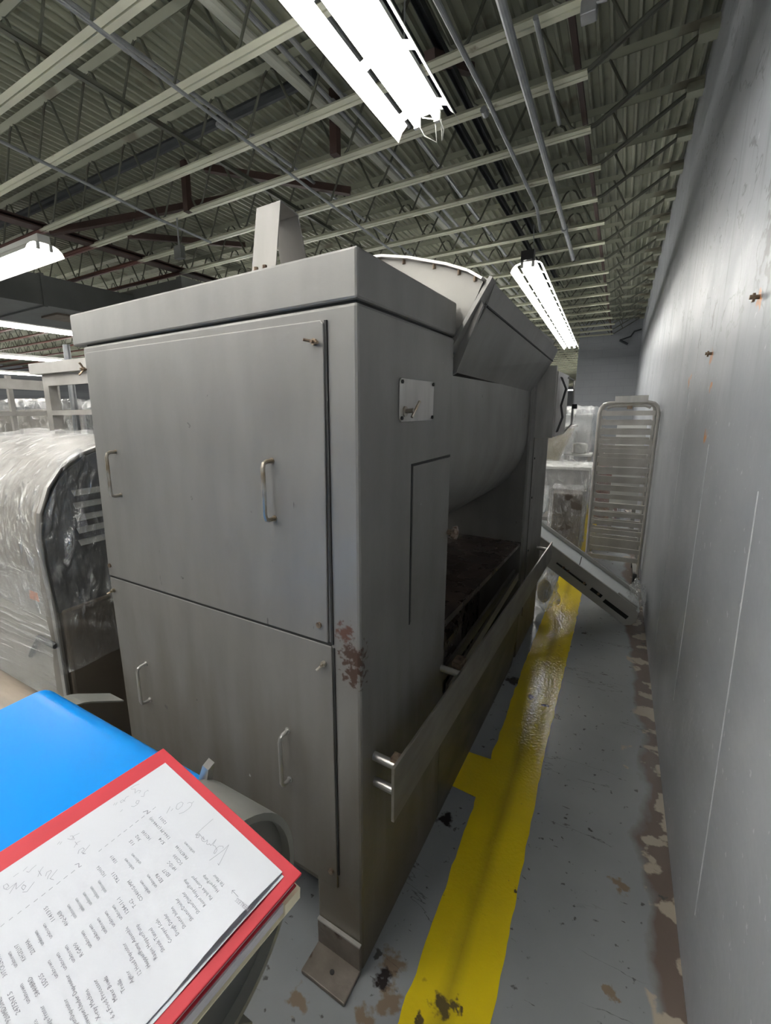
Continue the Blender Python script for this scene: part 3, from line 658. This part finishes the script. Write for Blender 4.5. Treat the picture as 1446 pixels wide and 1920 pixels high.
# ------------------------------------------------------------------ red folder, papers, pad held at lower left
d1 = Vector((1.17069271e-01, 9.93123744e-01, -1.25362702e-04)); d2 = Vector((-0.9902817, 0.11674379, 0.07558461))
d2 = (d2-d1*d1.dot(d2)).normalized(); nn = d1.cross(d2).normalized(); CAM = Vector((0, 0, 1.6))
def ray(px, py): return cr*((px-CX)/F)-cu*((py-CY)/F)+cf
P0 = CAM+ray(310, 1430)*.59207
frame = Matrix(((d2.x, -d1.x, nn.x, P0.x), (d2.y, -d1.y, nn.y, P0.y), (d2.z, -d1.z, nn.z, P0.z), (0, 0, 0, 1)))
def onp(px, py):
    r = ray(px, py); t = (P0-CAM).dot(nn)/r.dot(nn); q = CAM+r*t-P0; return (q.dot(d2), -q.dot(d1))
def pad_obj(name, label, cat):
    e = bpy.data.objects.new(name, None); COL.objects.link(e); e.matrix_world = frame; tag(e, label, cat); return e
W_, H_ = -.2165, .2794
def sheet_mesh(x0, x1, y0, y1, z, curl=0, nx=14, ny=20, inset=0):
    m = MB(); vs = []
    for j in range(ny+1):
        for i in range(nx+1):
            u, v = i/nx, j/ny; x = x0+(x1-x0)*u; y = y0+(y1-y0)*v
            c = max(0, 1-u/.35)**2*max(0, math.sin(min(1, max(0, v*2.2))*math.pi))
            vs.append((x, y, z+curl*c))
    return m.add(vs, [(j*(nx+1)+i, j*(nx+1)+i+1, (j+1)*(nx+1)+i+1, (j+1)*(nx+1)+i) for j in range(ny) for i in range(nx)])
fold = pad_obj('document_folder', 'bright red folder under the printed list', 'folder')
MB().box(-.2314, .0265, -.0132, .30, -.0045, -.0020).build('cover', RED, fold, bevel=.0008)
fold2 = MB().box(-.2265, .0245, -.006, .30, -.0150, -.0050).build('loose_pages', PAPER2, fold)
MB().box(-.2285, .0255, -.008, .30, -.0172, -.0155).build('back_cover', RED, fold)
pad = pad_obj('note_pad', 'cream edged pad of paper beneath the red folder', 'pad')
MB().box(-.2300, .025, -.006, .30, -.0295, -.0177).build('page_block', PAPER2, pad)
MB().box(-.2325, .026, -.010, .012, -.0300, -.0176).build('cream_corner', CREAM, pad)
MB().box(-.2325, .026, -.010, .30, -.0318, -.0300).build('backing_board', CREAM, pad)
sh2 = pad_obj('paper_sheet', 'lower white sheet whose edge peeps out under the printed list', 'paper')
sheet_mesh(W_-.0035, -.001, .0015, H_, -.0014, .0015).build('sheet', PAPER, sh2, smooth=True)
sh1 = pad_obj('printed_list', 'white sheet with printed equipment list and pencil notes', 'paper')
top_sheet = sheet_mesh(W_, 0, 0, H_, 0, .0055).build('sheet', PAPER, sh1, smooth=True)

def B(x, y): return (300+x/7.23, 1480+y/7.23)
def Cc(x, y): return (180+x/5.333, 1560+y/5.333)
def D_(x, y): return (x/5.333, 1560+y/5.333)
def E_(x, y): return (180+x/6.573, 1430+y/6.573)
TXT = [('Tilt Mixer', B(882, 1312), B(742, 1158)), ('Hopper/Pump', B(808, 1395), B(600, 1160)), ('Pie Index Conveyor', B(720, 1495), B(447, 1168)),
 ('Reiser Hopper/Pump', Cc(1105, 745), Cc(893, 470)), ('Sheeter/Divider', Cc(1043, 815), Cc(880, 598)), ('Sheeter/Divider', Cc(978, 885), Cc(815, 660)),
 ('Sheeter Inline', Cc(905, 960), Cc(768, 748)), ('Dough Divider', Cc(835, 1030), Cc(700, 815)), ('Conveyor Scale', Cc(767, 1103), Cc(618, 868)),
 ('Shrink Tunnel', Cc(692, 1187), Cc(558, 958)), ('Raque Hopper/Pump', Cc(617, 1262), Cc(422, 920)), ('Hopper/Pump Assemble', Cc(545, 1342), Cc(318, 945)),
 ('12 Head Depositor', Cc(462, 1418), Cc(292, 1105)), ('Agitor', Cc(383, 1498), Cc(328, 1380)), ('Trolls', Cc(297, 1588), Cc(243, 1468)),
 ('Mixer Bowls', Cc(217, 1678), Cc(108, 1438)), ('6 x Food Processor', Cc(193, 1845), Cc(5, 1468)), ('X-ray Machine', D_(1008, 1858), D_(880, 1568)),
 ('Conveyor Under Depositor', D_(935, 1985), D_(688, 1420)), ('Hopper/Depositor', D_(815, 2010), D_(668, 1662)), ('Package Printer', D_(560, 2000), D_(432, 1728)), ('Device', D_(420, 1990), D_(365, 1870)),
 ('unknown', B(480, 855), B(348, 710)), ('PK4570144', B(392, 932), B(238, 758)), ('SC2030', B(312, 1007), B(203, 878)), ('HP1DC', B(232, 1082), B(128, 972)),
 ('ED77', B(147, 1162), B(62, 1076)), ('ED78', Cc(677, 492), Cc(618, 412)), ('unknown', Cc(615, 547), Cc(527, 422)), ('unknown', Cc(548, 607), Cc(458, 482)),
 ('CS3400G-MM', Cc(477, 677), Cc(343, 478)), ('T-62', Cc(407, 742), Cc(358, 668)), ('1284-11-1', Cc(337, 807), Cc(242, 652)), ('unknown', Cc(270, 868), Cc(183, 728)),
 ('unknown', Cc(197, 937), Cc(108, 788)), ('unknown', Cc(117, 1004), Cc(32, 855)), ('unknown', D_(1005, 1072), D_(913, 920)), ('unknown', D_(923, 1147), D_(835, 985)),
 ('RG400', D_(840, 1228), D_(763, 1100)), ('unknown', D_(757, 1293), D_(673, 1128)), ('unknown', D_(675, 1368), D_(588, 1203)), ('unknown', D_(587, 1448), D_(502, 1278)),
 ('15DSS', D_(492, 1533), D_(423, 1408)), ('S840BRD', D_(402, 1623), D_(313, 1438)), ('unknown', D_(307, 1702), D_(228, 1512)), ('2475N7.5', D_(207, 1802), D_(117, 1588)), ('920MDSNE', D_(112, 1888), D_(12, 1648)),
 ('12011', E_(882, 748), E_(803, 662)), ('1366-M (1944-00)', E_(925, 930), E_(680, 672)), ('5/4', E_(857, 993), E_(800, 922)), ('1421545', E_(687, 942), E_(588, 832)),
 ('302', E_(560, 952), E_(512, 888)), ('115', E_(485, 1008), E_(438, 948)), ('unknown', E_(563, 1238), E_(455, 1118)), ('unknown', E_(478, 1308), E_(373, 1178)),
 ('15819', E_(272, 1227), E_(203, 1138)), ('1020056', E_(133, 1392), E_(38, 1268)), ('T8211', Cc(243, 492), Cc(183, 402)),
 ('unknown', D_(1070, 597), D_(998, 482)), ('unknown', D_(997, 658), D_(922, 540)), ('unknown', D_(925, 722), D_(848, 600)), ('unknown', D_(850, 783), D_(773, 658)),
 ('unknown', D_(772, 853), D_(693, 722)), ('40Q-SAIB', D_(690, 923), D_(603, 783)), ('1141315', D_(557, 882), D_(472, 738)), ('unknown', D_(530, 1053), D_(453, 912)),
 ('unknown', D_(445, 1122), D_(373, 982)), ('221BHA', D_(355, 1203), D_(288, 1068)), ('KHG32197', D_(265, 1273), D_(183, 1113)), ('unknown', D_(180, 1342), D_(108, 1193)), ('30TCK24395', D_(75, 1432), D_(0, 1218))]
def curl_z(x, y, curl=.0055):
    u = (x-W_)/(0-W_); v = y/H_; return curl*max(0, 1-u/.35)**2*max(0, math.sin(min(1, max(0, v*2.2))*math.pi))
ink = MB(); cache = {}
def add_text(mb, s, a, b, hgt=.0033):
    (x0, y0), (x1, y1) = onp(*a), onp(*b); d_ = Vector((x1-x0, y1-y0)); ln = d_.length; ang = math.atan2(d_.y, d_.x)
    if s not in cache:
        cu_ = bpy.data.curves.new('t', 'FONT'); cu_.body = s; cu_.resolution_u = 1; to = bpy.data.objects.new('t', cu_); COL.objects.link(to)
        bpy.context.view_layer.update(); me = bpy.data.meshes.new_from_object(to.evaluated_get(bpy.context.evaluated_depsgraph_get()))
        cache[s] = ([tuple(v.co) for v in me.vertices], [tuple(p.vertices) for p in me.polygons])
        bpy.data.objects.remove(to); bpy.data.curves.remove(cu_); bpy.data.meshes.remove(me)
    vs, fs = cache[s]; w0 = max(v[0] for v in vs); cs, sn = math.cos(ang), math.sin(ang); out = []
    for v in vs:
        X, Y = v[0]/w0*ln, v[1]*hgt/.72; xx, yy = x0+X*cs-Y*sn, y0+X*sn+Y*cs
        out.append((xx, yy, .00035+curl_z(xx, yy)))
    mb.add(out, fs)
for s_, a, b in TXT: add_text(ink, s_, a, b)
ink.build('printed_text', INK, sh1)
pen = MB()
def stroke(pts, wd=.00045):
    q = [onp(*p) for p in pts]
    for a, b in zip(q[:-1], q[1:]):
        d_ = Vector((b[0]-a[0], b[1]-a[1]))
        if d_.length < 1e-6: continue
        e = Vector((-d_.y, d_.x)).normalized()*wd/2
        pen.add([(a[0]+e.x, a[1]+e.y, .0004+curl_z(*a)), (a[0]-e.x, a[1]-e.y, .0004+curl_z(*a)), (b[0]-e.x, b[1]-e.y, .0004+curl_z(*b)), (b[0]+e.x, b[1]+e.y, .0004+curl_z(*b))], [(0, 1, 2, 3)])
def St(fn, *p, wd=.00045): stroke([fn(*q) for q in p], wd)
for c in ((718, 565), (580, 672), (507, 728), (435, 785), (362, 842), (287, 898), (210, 960), (130, 1022), (53, 1083)): St(E_, (c[0]-20, c[1]+17), (c[0]+20, c[1]-17), wd=.0006)
for c in ((730, 400), (657, 455), (585, 512), (508, 570), (435, 628), (358, 687), (277, 747), (195, 807), (110, 870), (25, 935)): St(D_, (c[0]-20, c[1]+17), (c[0]+20, c[1]-17), wd=.0006)
St(E_, (580, 612), (640, 592), (628, 637), (675, 603), wd=.0009); St(D_, (748, 330), (790, 317), (788, 357), (818, 340), wd=.0007)
St(B, (370, 195), (400, 180), (435, 190), (428, 225), (385, 270), (320, 315), (258, 335)); St(B, (435, 190), (462, 165))
St(B, (220, 250), (235, 205), (285, 175), (315, 190), (300, 230), (250, 275), (222, 270), (220, 250)); St(B, (150, 298), (178, 264)); St(B, (90, 330), (140, 235))
St(B, (670, 970), (760, 905), (860, 830), (935, 755), (870, 890), (797, 1037), (785, 1010))
St(B, (858, 805), (855, 775), (800, 775), (750, 820), (728, 870), (745, 875), (775, 830), (750, 775), (715, 760), (765, 680), (690, 765), (670, 740), (655, 755), (632, 745), (645, 690), (610, 715), (575, 705), (560, 670), (590, 645), (600, 690), (560, 640), (530, 600), (505, 615), (490, 660), (520, 660), (540, 625), (480, 622), (600, 510), (722, 405))
St(E_, (425, 320), (480, 285), (535, 268)); St(E_, (430, 330), (485, 325), (480, 380), (520, 345), (555, 350), (530, 380)); St(E_, (555, 420), (590, 420), (600, 370), (640, 342), (645, 355))
St(E_, (405, 415), (370, 430), (350, 470), (310, 500), (300, 480), (330, 460), (360, 480)); St(E_, (435, 540), (470, 545), (520, 510), (535, 470), (505, 470), (490, 500), (515, 510))
St(E_, (215, 530), (235, 500)); St(E_, (240, 530), (262, 492)); St(E_, (300, 610), (330, 580))
St(D_, (900, 130), (850, 190), (825, 222), (860, 218)); St(D_, (780, 222), (790, 185), (830, 160), (845, 175), (815, 205), (850, 222)); St(D_, (740, 160), (770, 110), (805, 92)); St(D_, (750, 100), (775, 130))
St(D_, (675, 70), (715, 80), (740, 40), (795, 15)); St(D_, (720, 80), (745, 75), (725, 40), (700, 45)); St(D_, (572, 128), (600, 98)); St(D_, (598, 128), (620, 98))
St(D_, (575, 378), (500, 470), (540, 480)); St(D_, (455, 445), (470, 405), (510, 385), (515, 400), (480, 450), (475, 475)); St(D_, (378, 450), (410, 380), (435, 350)); St(D_, (385, 390), (415, 440))
St(D_, (265, 400), (290, 405), (320, 370), (365, 332)); St(D_, (230, 395), (275, 350)); St(D_, (132, 452), (188, 412))
St(D_, (345, 500), (270, 600), (225, 605)); St(D_, (215, 560), (235, 530), (262, 545), (235, 585), (215, 560)); St(D_, (245, 495), (160, 575), (165, 510), (95, 620)); St(D_, (160, 515), (75, 580), (40, 570), (35, 540), (70, 520), (90, 545), (60, 570))
St(lambda x, y: (400+x/4.3625, 1480+y/4.3625), (205, 902), (155, 845)); St(lambda x, y: (400+x/4.3625, 1480+y/4.3625), (152, 872), (155, 843), (180, 843))
pen.build('pencil_notes', PENCIL, sh1)
hand = MB(); add_text(hand, 'PEERLESS', (470.5, 1711.5), (445.5, 1688.5), .0040); hand.build('pencil_word', PENCIL, sh1)

# ------------------------------------------------------------------ film-wrapped machine at left
wm = tag(empty('wrapped_machine', (-1.78, .80, 0)), 'round-topped machine wrapped in clear stretch film, left of the mixer', 'wrapped machine')
hood = [(0.012, .0), (.012, .86), (.0, 1.06), (.0, 1.16), (.015, 1.25), (.055, 1.34), (.11, 1.405), (.19, 1.455), (.30, 1.485), (.68, 1.50), (.68, 0)]
m = MB().prism(hood, 'x', -1.42, -.035).build('hood', BEIGE, wm, smooth='auto')
m = MB()
for a, b in zip(hood[:9], hood[1:9]): m.plate([(-.036, a[0]-.002, a[1]), (-.012, a[0]-.002, a[1]), (-.012, b[0]-.002, b[1]+.002), (-.036, b[0]-.002, b[1]+.002)], -.006)
m.build('hood_edge', STEEL_L, wm)
side = MB().prism([(p[0]+.012, p[1]-.008) for p in hood[1:10]]+[(.66, 1.49), (.66, .86)], 'x', -.04, -.012).build('side_panel', MDARK, wm)
for k in range(5): MB().plate([(.005, .13, 1.30-.05*k), (.005, .50, 1.30-.05*k), (-.02, .50, 1.33-.05*k), (-.02, .13, 1.33-.05*k)], .003).build('louvre', COVER, side)
BX(-.50, .0, .03, .66, .0, .86).build('base_cabinet', BROWNST, wm, bevel=.01)
BX(-.20, -.13, .0125-.004, .013, .88, .96).build('warning_sticker', ORANGE, wm, label='orange sticker')
MB().tube([(-.25, .0, .62), (-.12, -.015, .74), (-.03, .0, .72)], .012, 8).build('hose', BLACK, wm)
def crumpled(prof, xa, xb, axis='x', nseg=60, amp=.02, sc=6, sub=3, seed=0):
    """open shell following a profile with film wrinkles"""
    P_ = []
    for a, b in zip(prof[:-1], prof[1:]):
        n = max(1, int(math.hypot(b[0]-a[0], b[1]-a[1])/.035*sub/3))
        for i in range(n): P_.append((a[0]+(b[0]-a[0])*i/n, a[1]+(b[1]-a[1])*i/n))
    P_.append(prof[-1]); m = MB(); n = len(P_); vs = []
    for j in range(nseg+1):
        x_ = xa+(xb-xa)*j/nseg
        for p in P_:
            q = Vector((x_, p[0], p[1])); d = noise.noise_vector(q*sc+Vector((seed, 0, 0)))*amp+noise.noise_vector(q*sc*3)*amp*.4
            v = q+d
            vs.append(tuple(v) if axis == 'x' else (v.y, v.x, v.z))
    return m.add(vs, [(j*n+i, j*n+i+1, (j+1)*n+i+1, (j+1)*n+i) for j in range(nseg) for i in range(n-1)])
crumpled([(-.02, .85), (-.03, 1.06), (-.03, 1.16), (-.012, 1.27), (.03, 1.365), (.10, 1.43), (.19, 1.48), (.30, 1.51), (.69, 1.525)], -1.42, .02, amp=.016, sc=5, nseg=70).build('top_film', FILM, wm, smooth=True)
crumpled([(-.035, .25), (-.04, .6), (-.045, 1.05)], -1.42, .03, amp=.012, sc=4, nseg=50).build('film_band', FILM_S, wm, smooth=True)
m = MB(); vs = []; NY, NZ2 = 24, 30
for j in range(NZ2+1):
    for i in range(NY+1):
        y_ = -.03+.72*i/NY; z_ = .62+.86*j/NZ2; q = Vector((.03, y_, z_)); top_lim = 1.0
        if z_ > 1.16: y_ = max(y_, -.03+(z_-1.16)**1.3*.75)
        vs.append((.028+.02*noise.noise(q*6)+.01*noise.noise(q*17), y_, z_))
m.add(vs, [(j*(NY+1)+i, j*(NY+1)+i+1, (j+1)*(NY+1)+i+1, (j+1)*(NY+1)+i) for j in range(NZ2) for i in range(NY)]).build('side_film', FILM_C, wm, smooth=True)

# tan roller with steel guard left of the blue belt
dr = tag(empty('roller_unit', (-1.42, .50, 0)), 'tan roller under a bent steel guard, left of the blue belt', 'roller')
MB().tube([(-.45, 0, .715), (.19, 0, .715)], .095, 28).build('roller', WOOD, dr, smooth='auto')
gp = arc(-.02, .725, .118, 150, 60, 8)+[(.13, .775)]
m = MB(); 
for a, b in zip(gp[:-1], gp[1:]): m.plate([(.17, a[0]+.05, a[1]), (.24, a[0]+.05, a[1]), (.24, b[0]+.05, b[1]), (.17, b[0]+.05, b[1])], .004)
m.build('guard', COVER, dr)
MB().prism([(-.10, 0), (.10, 0), (.10, .66), (-.10, .66)], 'x', .0, .03).prism([(-.10, 0), (.10, 0), (.10, .66), (-.10, .66)], 'x', -.42, -.39).build('stand', COVER, dr)

# ------------------------------------------------------------------ steel racks and wrapped goods beyond, at left
def steel_rack(label, loc, rz, w_, d_, h_, nx, nz_, top=True):
    t = tag(empty('steel_rack', loc, rz), label, 'rack')
    for x_ in (0, w_):
        for y_ in (0, d_): BX(x_-.03, x_+.03, y_-.03, y_+.03, 0, h_).build('post', RACKM, t)
    for i in range(1, nx): BX(w_*i/nx-.018, w_*i/nx+.018, -.02, .0, .3, h_).build('upright', RACKM, t)
    for k in range(nz_):
        z_ = h_-.05-.22*k
        th_ = .045 if k == 0 else .02
        for y_ in (-.02, d_): BX(0, w_, y_-.012, y_+.012, z_-th_, z_+th_*.6).build('rail', RACKM, t)
    return t
steel_rack('steel rack with grid front at the left edge above the wrapped machine', (-3.62, .90, 0), R(108), 1.20, .7, 1.90, 3, 5)
r2 = steel_rack('taller steel rack just left of the mixer edge', (-3.36, 1.70, 0), R(3), 1.1, .6, 1.90, 2, 3)
BX(-.08, 1.2, -.08, .66, 1.88, 1.95).build('top_shelf', RACKM, r2)
pg = tag(MB().tube([(-4.10, 2.25, 0), (-4.10, 2.25, 2.20)], .028, 10).build('post_pipe', GALV), 'grey galvanised post rising behind the left racks', 'post')
def wrapped_bundle(label, loc, rz, sx, sy, sz, core, fm=None, n=14, amp=.05, seed=1, name='wrapped_bundle', cat='wrapped goods', z0=0, coref=.86):
    t = tag(empty(name, loc, rz), label, cat)
    c = BX(-sx/2*coref, sx/2*coref, -sy/2*coref, sy/2*coref, z0, z0+sz*.94).build('contents', core, t, bevel=.02)
    bm = bmesh.new(); bmesh.ops.create_cube(bm, size=1); bmesh.ops.subdivide_edges(bm, edges=bm.edges, cuts=n, use_grid_fill=True)
    for v in bm.verts:
        p = v.co.copy(); p.x *= 1-.12*max(0, p.z); p.y *= 1-.12*max(0, p.z)
        q = Vector((p.x*sx, p.y*sy, (p.z+.5)*sz+z0)); dn = noise.noise_vector(q*7+Vector((seed, 0, 0)))*amp+noise.noise_vector(q*19+Vector((0, seed, 0)))*amp*.5
        if p.z < -.45: dn.z = 0
        v.co = q+dn
    me = bpy.data.meshes.new('film'); bm.to_mesh(me); bm.free(); me.materials.append(fm or FILM)
    link('film', me, t, smooth=True); return t
wrapped_bundle('whitish film-wrapped bundle seen through the left rack grid', (-6.3, 3.0, 0), .2, 1.1, .6, 1.80, BEIGE, FILM_W, seed=3)
wrapped_bundle('dark parts in crumpled clear film right of the racks', (-4.05, 2.72, 0), .1, .9, .4, 1.76, MDARK, FILM_W, seed=5, amp=.06)

# ------------------------------------------------------------------ bakery rack by the right wall
rk = tag(empty('bakery_rack', (-.165, 4.78, 0)), 'tall steel bakery tray rack leaning close to the right wall', 'rack')
RW, RD = .445, .50
for y_ in (0, RD):
    dy = .0
    pts = [(0.012, y_, .06), (0.0, y_, 1.55), (.010, y_, 1.605), (.035, y_, 1.635), (.075, y_, 1.645), (RW-.075, y_, 1.645), (RW-.035, y_, 1.635), (RW-.010, y_, 1.605), (RW, y_, 1.55), (RW-.012, y_, .06)]
    MB().tube(pts, .0145, 8).build('frame', RACKM, rk, smooth='auto')
MB().box(.05, .095, 0, RD, 1.63, 1.65).box(RW-.095, RW-.05, 0, RD, 1.63, 1.65).build('top_tie', RACKM, rk)
tp = BX(.115, RW-.085, -.02, .02, 1.645, 1.705).build('label_plate', STEEL_L, rk, bevel=.003)
MB().tube([(.06, -.005, 1.60), (.10, -.005, 1.618), (RW-.10, -.005, 1.618), (RW-.06, -.005, 1.60)], .012, 8).build('inner_bow', RACKM, rk, smooth='auto')
BX(.21, .25, -.03, -.012, 1.59, 1.62).build('catch', BOLT, rk)
rung = MB().box(.020, RW-.020, -.010, .006, -.021, .021); rung.box(.020, .045, -.02, -.01, -.013, .03); rung = rung.mesh('tray_rail', RACKM)
for k in range(17):
    z_ = 1.555-.0835*k
    link('tray_rail', rung, rk, loc=(0, 0, z_)); link('tray_rail', rung, rk, loc=(0, RD, z_-.004))
for x_ in (.03, RW-.03):
    MB().bar((x_, 0, .10), (x_, RD, .10), .03, .03).build('base_tie', RACKM, rk)
    for y_ in (0, RD): MB().tube([(x_-.015, y_, .05), (x_+.015, y_, .05)], .05, 14).build('caster', BLACK, rk, smooth='auto')

# ------------------------------------------------------------------ white belt conveyor lying across the aisle
wc = tag(empty('white_conveyor', (.19, 3.74, 0)), 'steel conveyor with white belt tipped down across the aisle against the wall', 'conveyor')
cd = Vector((-.83, .0, .55)).normalized(); cn = Vector((cd.z, 0, -cd.x))     # long axis, surface normal
LEN, WID, HT = 1.35, .35, .145
def cpt(s, y_, h): return cd*s+cn*h+Vector((0, y_, 0))
def cbox(s0, s1, ya, yb, h0, h1):
    return MB().add([tuple(cpt(s, y_, h)) for s in (s0, s1) for y_ in (ya, yb) for h in (h0, h1)], [(0, 1, 3, 2), (4, 6, 7, 5), (0, 4, 5, 1), (2, 3, 7, 6), (0, 2, 6, 4), (1, 5, 7, 3)])
def side_plate(ya, yb):
    p = [(.03, .0), (.0, .03), (-.005, .075), (.02, HT-.01), (.05, HT), (LEN, HT), (LEN, 0)]
    n = len(p); vs = [tuple(cpt(s, ya, h)) for s, h in p]+[tuple(cpt(s, yb, h)) for s, h in p]
    return MB().add(vs, [tuple(range(n)), tuple(range(n, 2*n))[::-1]]+[(i, (i+1) % n, n+(i+1) % n, n+i) for i in range(n)])
sp = side_plate(0, .006).build('side_frame', CONVS, wc); side_plate(WID, WID+.006).build('side_frame', CONVS, wc)
cbox(.05, LEN, -.004, .018, HT-.002, HT+.016).build('side_rail', CONVS, wc)
cbox(.05, LEN, WID-.015, WID+.010, HT-.002, HT+.03).build('side_rail', CONVS, wc)
cbox(.02, LEN, .02, WID-.02, HT-.035, HT+.002).build('belt', WBELT, wc)
for s_ in (.52, .98): cbox(s_, s_+.006, .05, WID-.06, HT+.001, HT+.0035).build('belt_seam', DARK, wc)
cbox(.05, .20, .022, .05, HT, HT+.02).build('guide_block', CONVS, wc)
cbox(.05, .24, -.003, .002, .045, .075).build('slot', DARK, wc)
cbox(.27, .36, -.006, -.001, .060, .085).build('slot', DARK, wc)
for s_ in (.30, .42, .56, .60): MB().tube([tuple(cpt(s_, -.012, .075)), tuple(cpt(s_, .004, .075))], .010, 8).build('bolt', BOLT, wc)
cbox(.40, .66, -.010, -.001, .066, .078).build('chain_slot', BLACK, wc)
MB().tube([tuple(cpt(.04, .012, .06)), tuple(cpt(.04, WID, .06))], .035, 14).build('end_roller', CONVS, wc)
cbox(.80, .84, .01, .05, -.18, .02).build('support_leg', CONVS, wc)
# film scraps
def scrap(label, c, s, seed, core=None, fm=None, n=10):
    t = tag(empty('film_scrap', (c[0], c[1], 0)), label, 'plastic film')
    bm = bmesh.new(); bmesh.ops.create_icosphere(bm, subdivisions=4, radius=1)
    for v in bm.verts:
        p = v.co.copy(); r_ = 1+.5*noise.noise(p*2.2+Vector((seed, 0, 0)))+.3*noise.noise(p*6+Vector((seed, 0, 0)))
        v.co = Vector((p.x*s[0]*r_, p.y*s[1]*r_, max(.004, s[2]+p.z*s[2]*r_)))+Vector((0, 0, c[2]))
    me = bpy.data.meshes.new('film'); bm.to_mesh(me); bm.free(); me.materials.append(fm or FILM_W); link('film', me, t, smooth=True)
    if core:
        bm = bmesh.new(); bmesh.ops.create_icosphere(bm, subdivisions=2, radius=1)
        for v in bm.verts: v.co = Vector((v.co.x*s[0]*.55, v.co.y*s[1]*.55, s[2]*.9+v.co.z*s[2]*.6+c[2]))
        me = bpy.data.meshes.new('debris'); bm.to_mesh(me); bm.free(); me.materials.append(core); link('debris', me, t, smooth=True)
    return t
scrap('crumpled clear film with brown scraps on the floor under the white conveyor', (-.40, 3.80, 0), (.10, .13, .17), 2, KRAFT)
scrap('clear film bunched on the low end of the white conveyor', (.235, 3.92, .10), (.055, .12, .10), 9)

# ------------------------------------------------------------------ wrapped equipment at the end of the aisle
wrapped_bundle('tall wrapped machine at the end of the aisle, left of the tray rack', (-.60, 7.9, 0), 0, .62, .7, 1.62, mat('pale_core', (.42, .44, .45), .4), FILM_W, seed=11, amp=.05)
tk = tag(empty('wrapped_table', (-.52, 6.1, 0)), 'steel sink table with milky film over its top, behind the conveyor', 'table')
BX(-.33, .30, -.25, .35, .90, .94).build('table_top', ENAMEL, tk, bevel=.01)
BX(-.30, .27, -.22, .32, .70, .90).build('apron', CONVS, tk)
for x_ in (-.28, .24):
    for y_ in (-.2, .3): BX(x_-.02, x_+.02, y_-.02, y_+.02, 0, .72).build('leg', CONVS, tk)
BX(-.2, .2, -.15, .25, .25, .29).build('lower_shelf', CONVS, tk)
crumpled([(-.27, .55), (-.275, .80), (-.26, .945), (.36, .955), (.38, .7)], -.35, .32, amp=.03, sc=7, nseg=24).build('table_film', FILM_W, tk, smooth=True)
wrapped_bundle('film-wrapped motor unit on the floor below the sink table', (-.42, 5.55, 0), .1, .34, .34, .74, mat('mud_core', (.16, .13, .11), .5), FILM, seed=21, amp=.05)
hp_ = tag(empty('dough_hopper', (-.78, 6.9, 0)), 'tan sided hopper wrapped in film just right of the mixer end', 'hopper')
MB().add([(-.35, -.3, 1.33), (.26, -.3, 1.36), (.26, .3, 1.36), (-.35, .3, 1.33), (-.2, -.15, .78), (.06, -.15, .78), (.06, .15, .78), (-.2, .15, .78)],
         [(0, 1, 5, 4), (1, 2, 6, 5), (2, 3, 7, 6), (3, 0, 4, 7), (4, 5, 6, 7)]).build('hopper_body', KRAFT, hp_)
MB().bar((-.35, -.3, 1.33), (.27, -.3, 1.37), .03, .03).bar((.27, -.3, 1.37), (.27, .3, 1.37), .03, .03).build('hopper_rim', STEEL_L, hp_)
for x_, y_ in ((-.2, -.15), (.06, -.15), (-.2, .15), (.06, .15)): BX(x_-.02, x_+.02, y_-.02, y_+.02, 0, .80).build('leg', CONVS, hp_)
crumpled([(-.33, .9), (-.335, 1.36), (.32, 1.40)], -.36, .30, amp=.025, sc=6, nseg=20).build('hopper_film', FILM_W, hp_, smooth=True)
st = tag(empty('small_table', (-.43, 7.1, 0)), 'small white topped side table beyond the sink table', 'table')
BX(-.19, .15, -.15, .2, .965, .995).build('table_top', ENAMEL, st, bevel=.006)
for x_ in (-.16, .12):
    for y_ in (-.12, .17): BX(x_-.015, x_+.015, y_-.015, y_+.015, 0, .97).build('leg', CONVS, st)
wrapped_bundle('milky wrapped box on top of the small white table', (-.44, 7.12, 0), .2, .2, .2, .14, ENAMEL, FILM_W, seed=31, amp=.02, z0=.995, n=8)
wp = tag(empty('lit_wall_standin', (.18, 6.3, 0)), 'added white panel standing in for the lit wall behind the tray rack', 'panel')  # added panel, its white stands for the bright wall between the rungs
BX(-.20, .09, -.02, .02, .45, 1.46).build('board', ENAMEL, wp, bevel=.004); BX(-.19, -.15, -.02, .02, 0, .46).build('foot', CONVS, wp); BX(.04, .08, -.02, .02, 0, .46).build('foot', CONVS, wp)
wrapped_bundle('wrapped bin with red and grey parts behind the tray rack', (-.06, 7.5, 0), 0, .34, .4, 1.15, mat('bin_grey', (.25, .22, .22), .5, c2=(.35, .12, .10), scale=5), FILM_W, seed=41, amp=.05)
# small pipe run on the partition wall
tag(MB().tube([(-1.1+.9, 15.1, 3.42), (.05, 15.1, 3.5), (.12, 15.1, 3.62), (.28, 15.1, 3.66)], .02, 8).tube([(-.2, 15.1, 3.42), (.0, 15.1, 3.3)], .03, 8).build('wall_pipe', DPIPE), 'dark bent pipe near the top of the far partition wall', 'pipe')
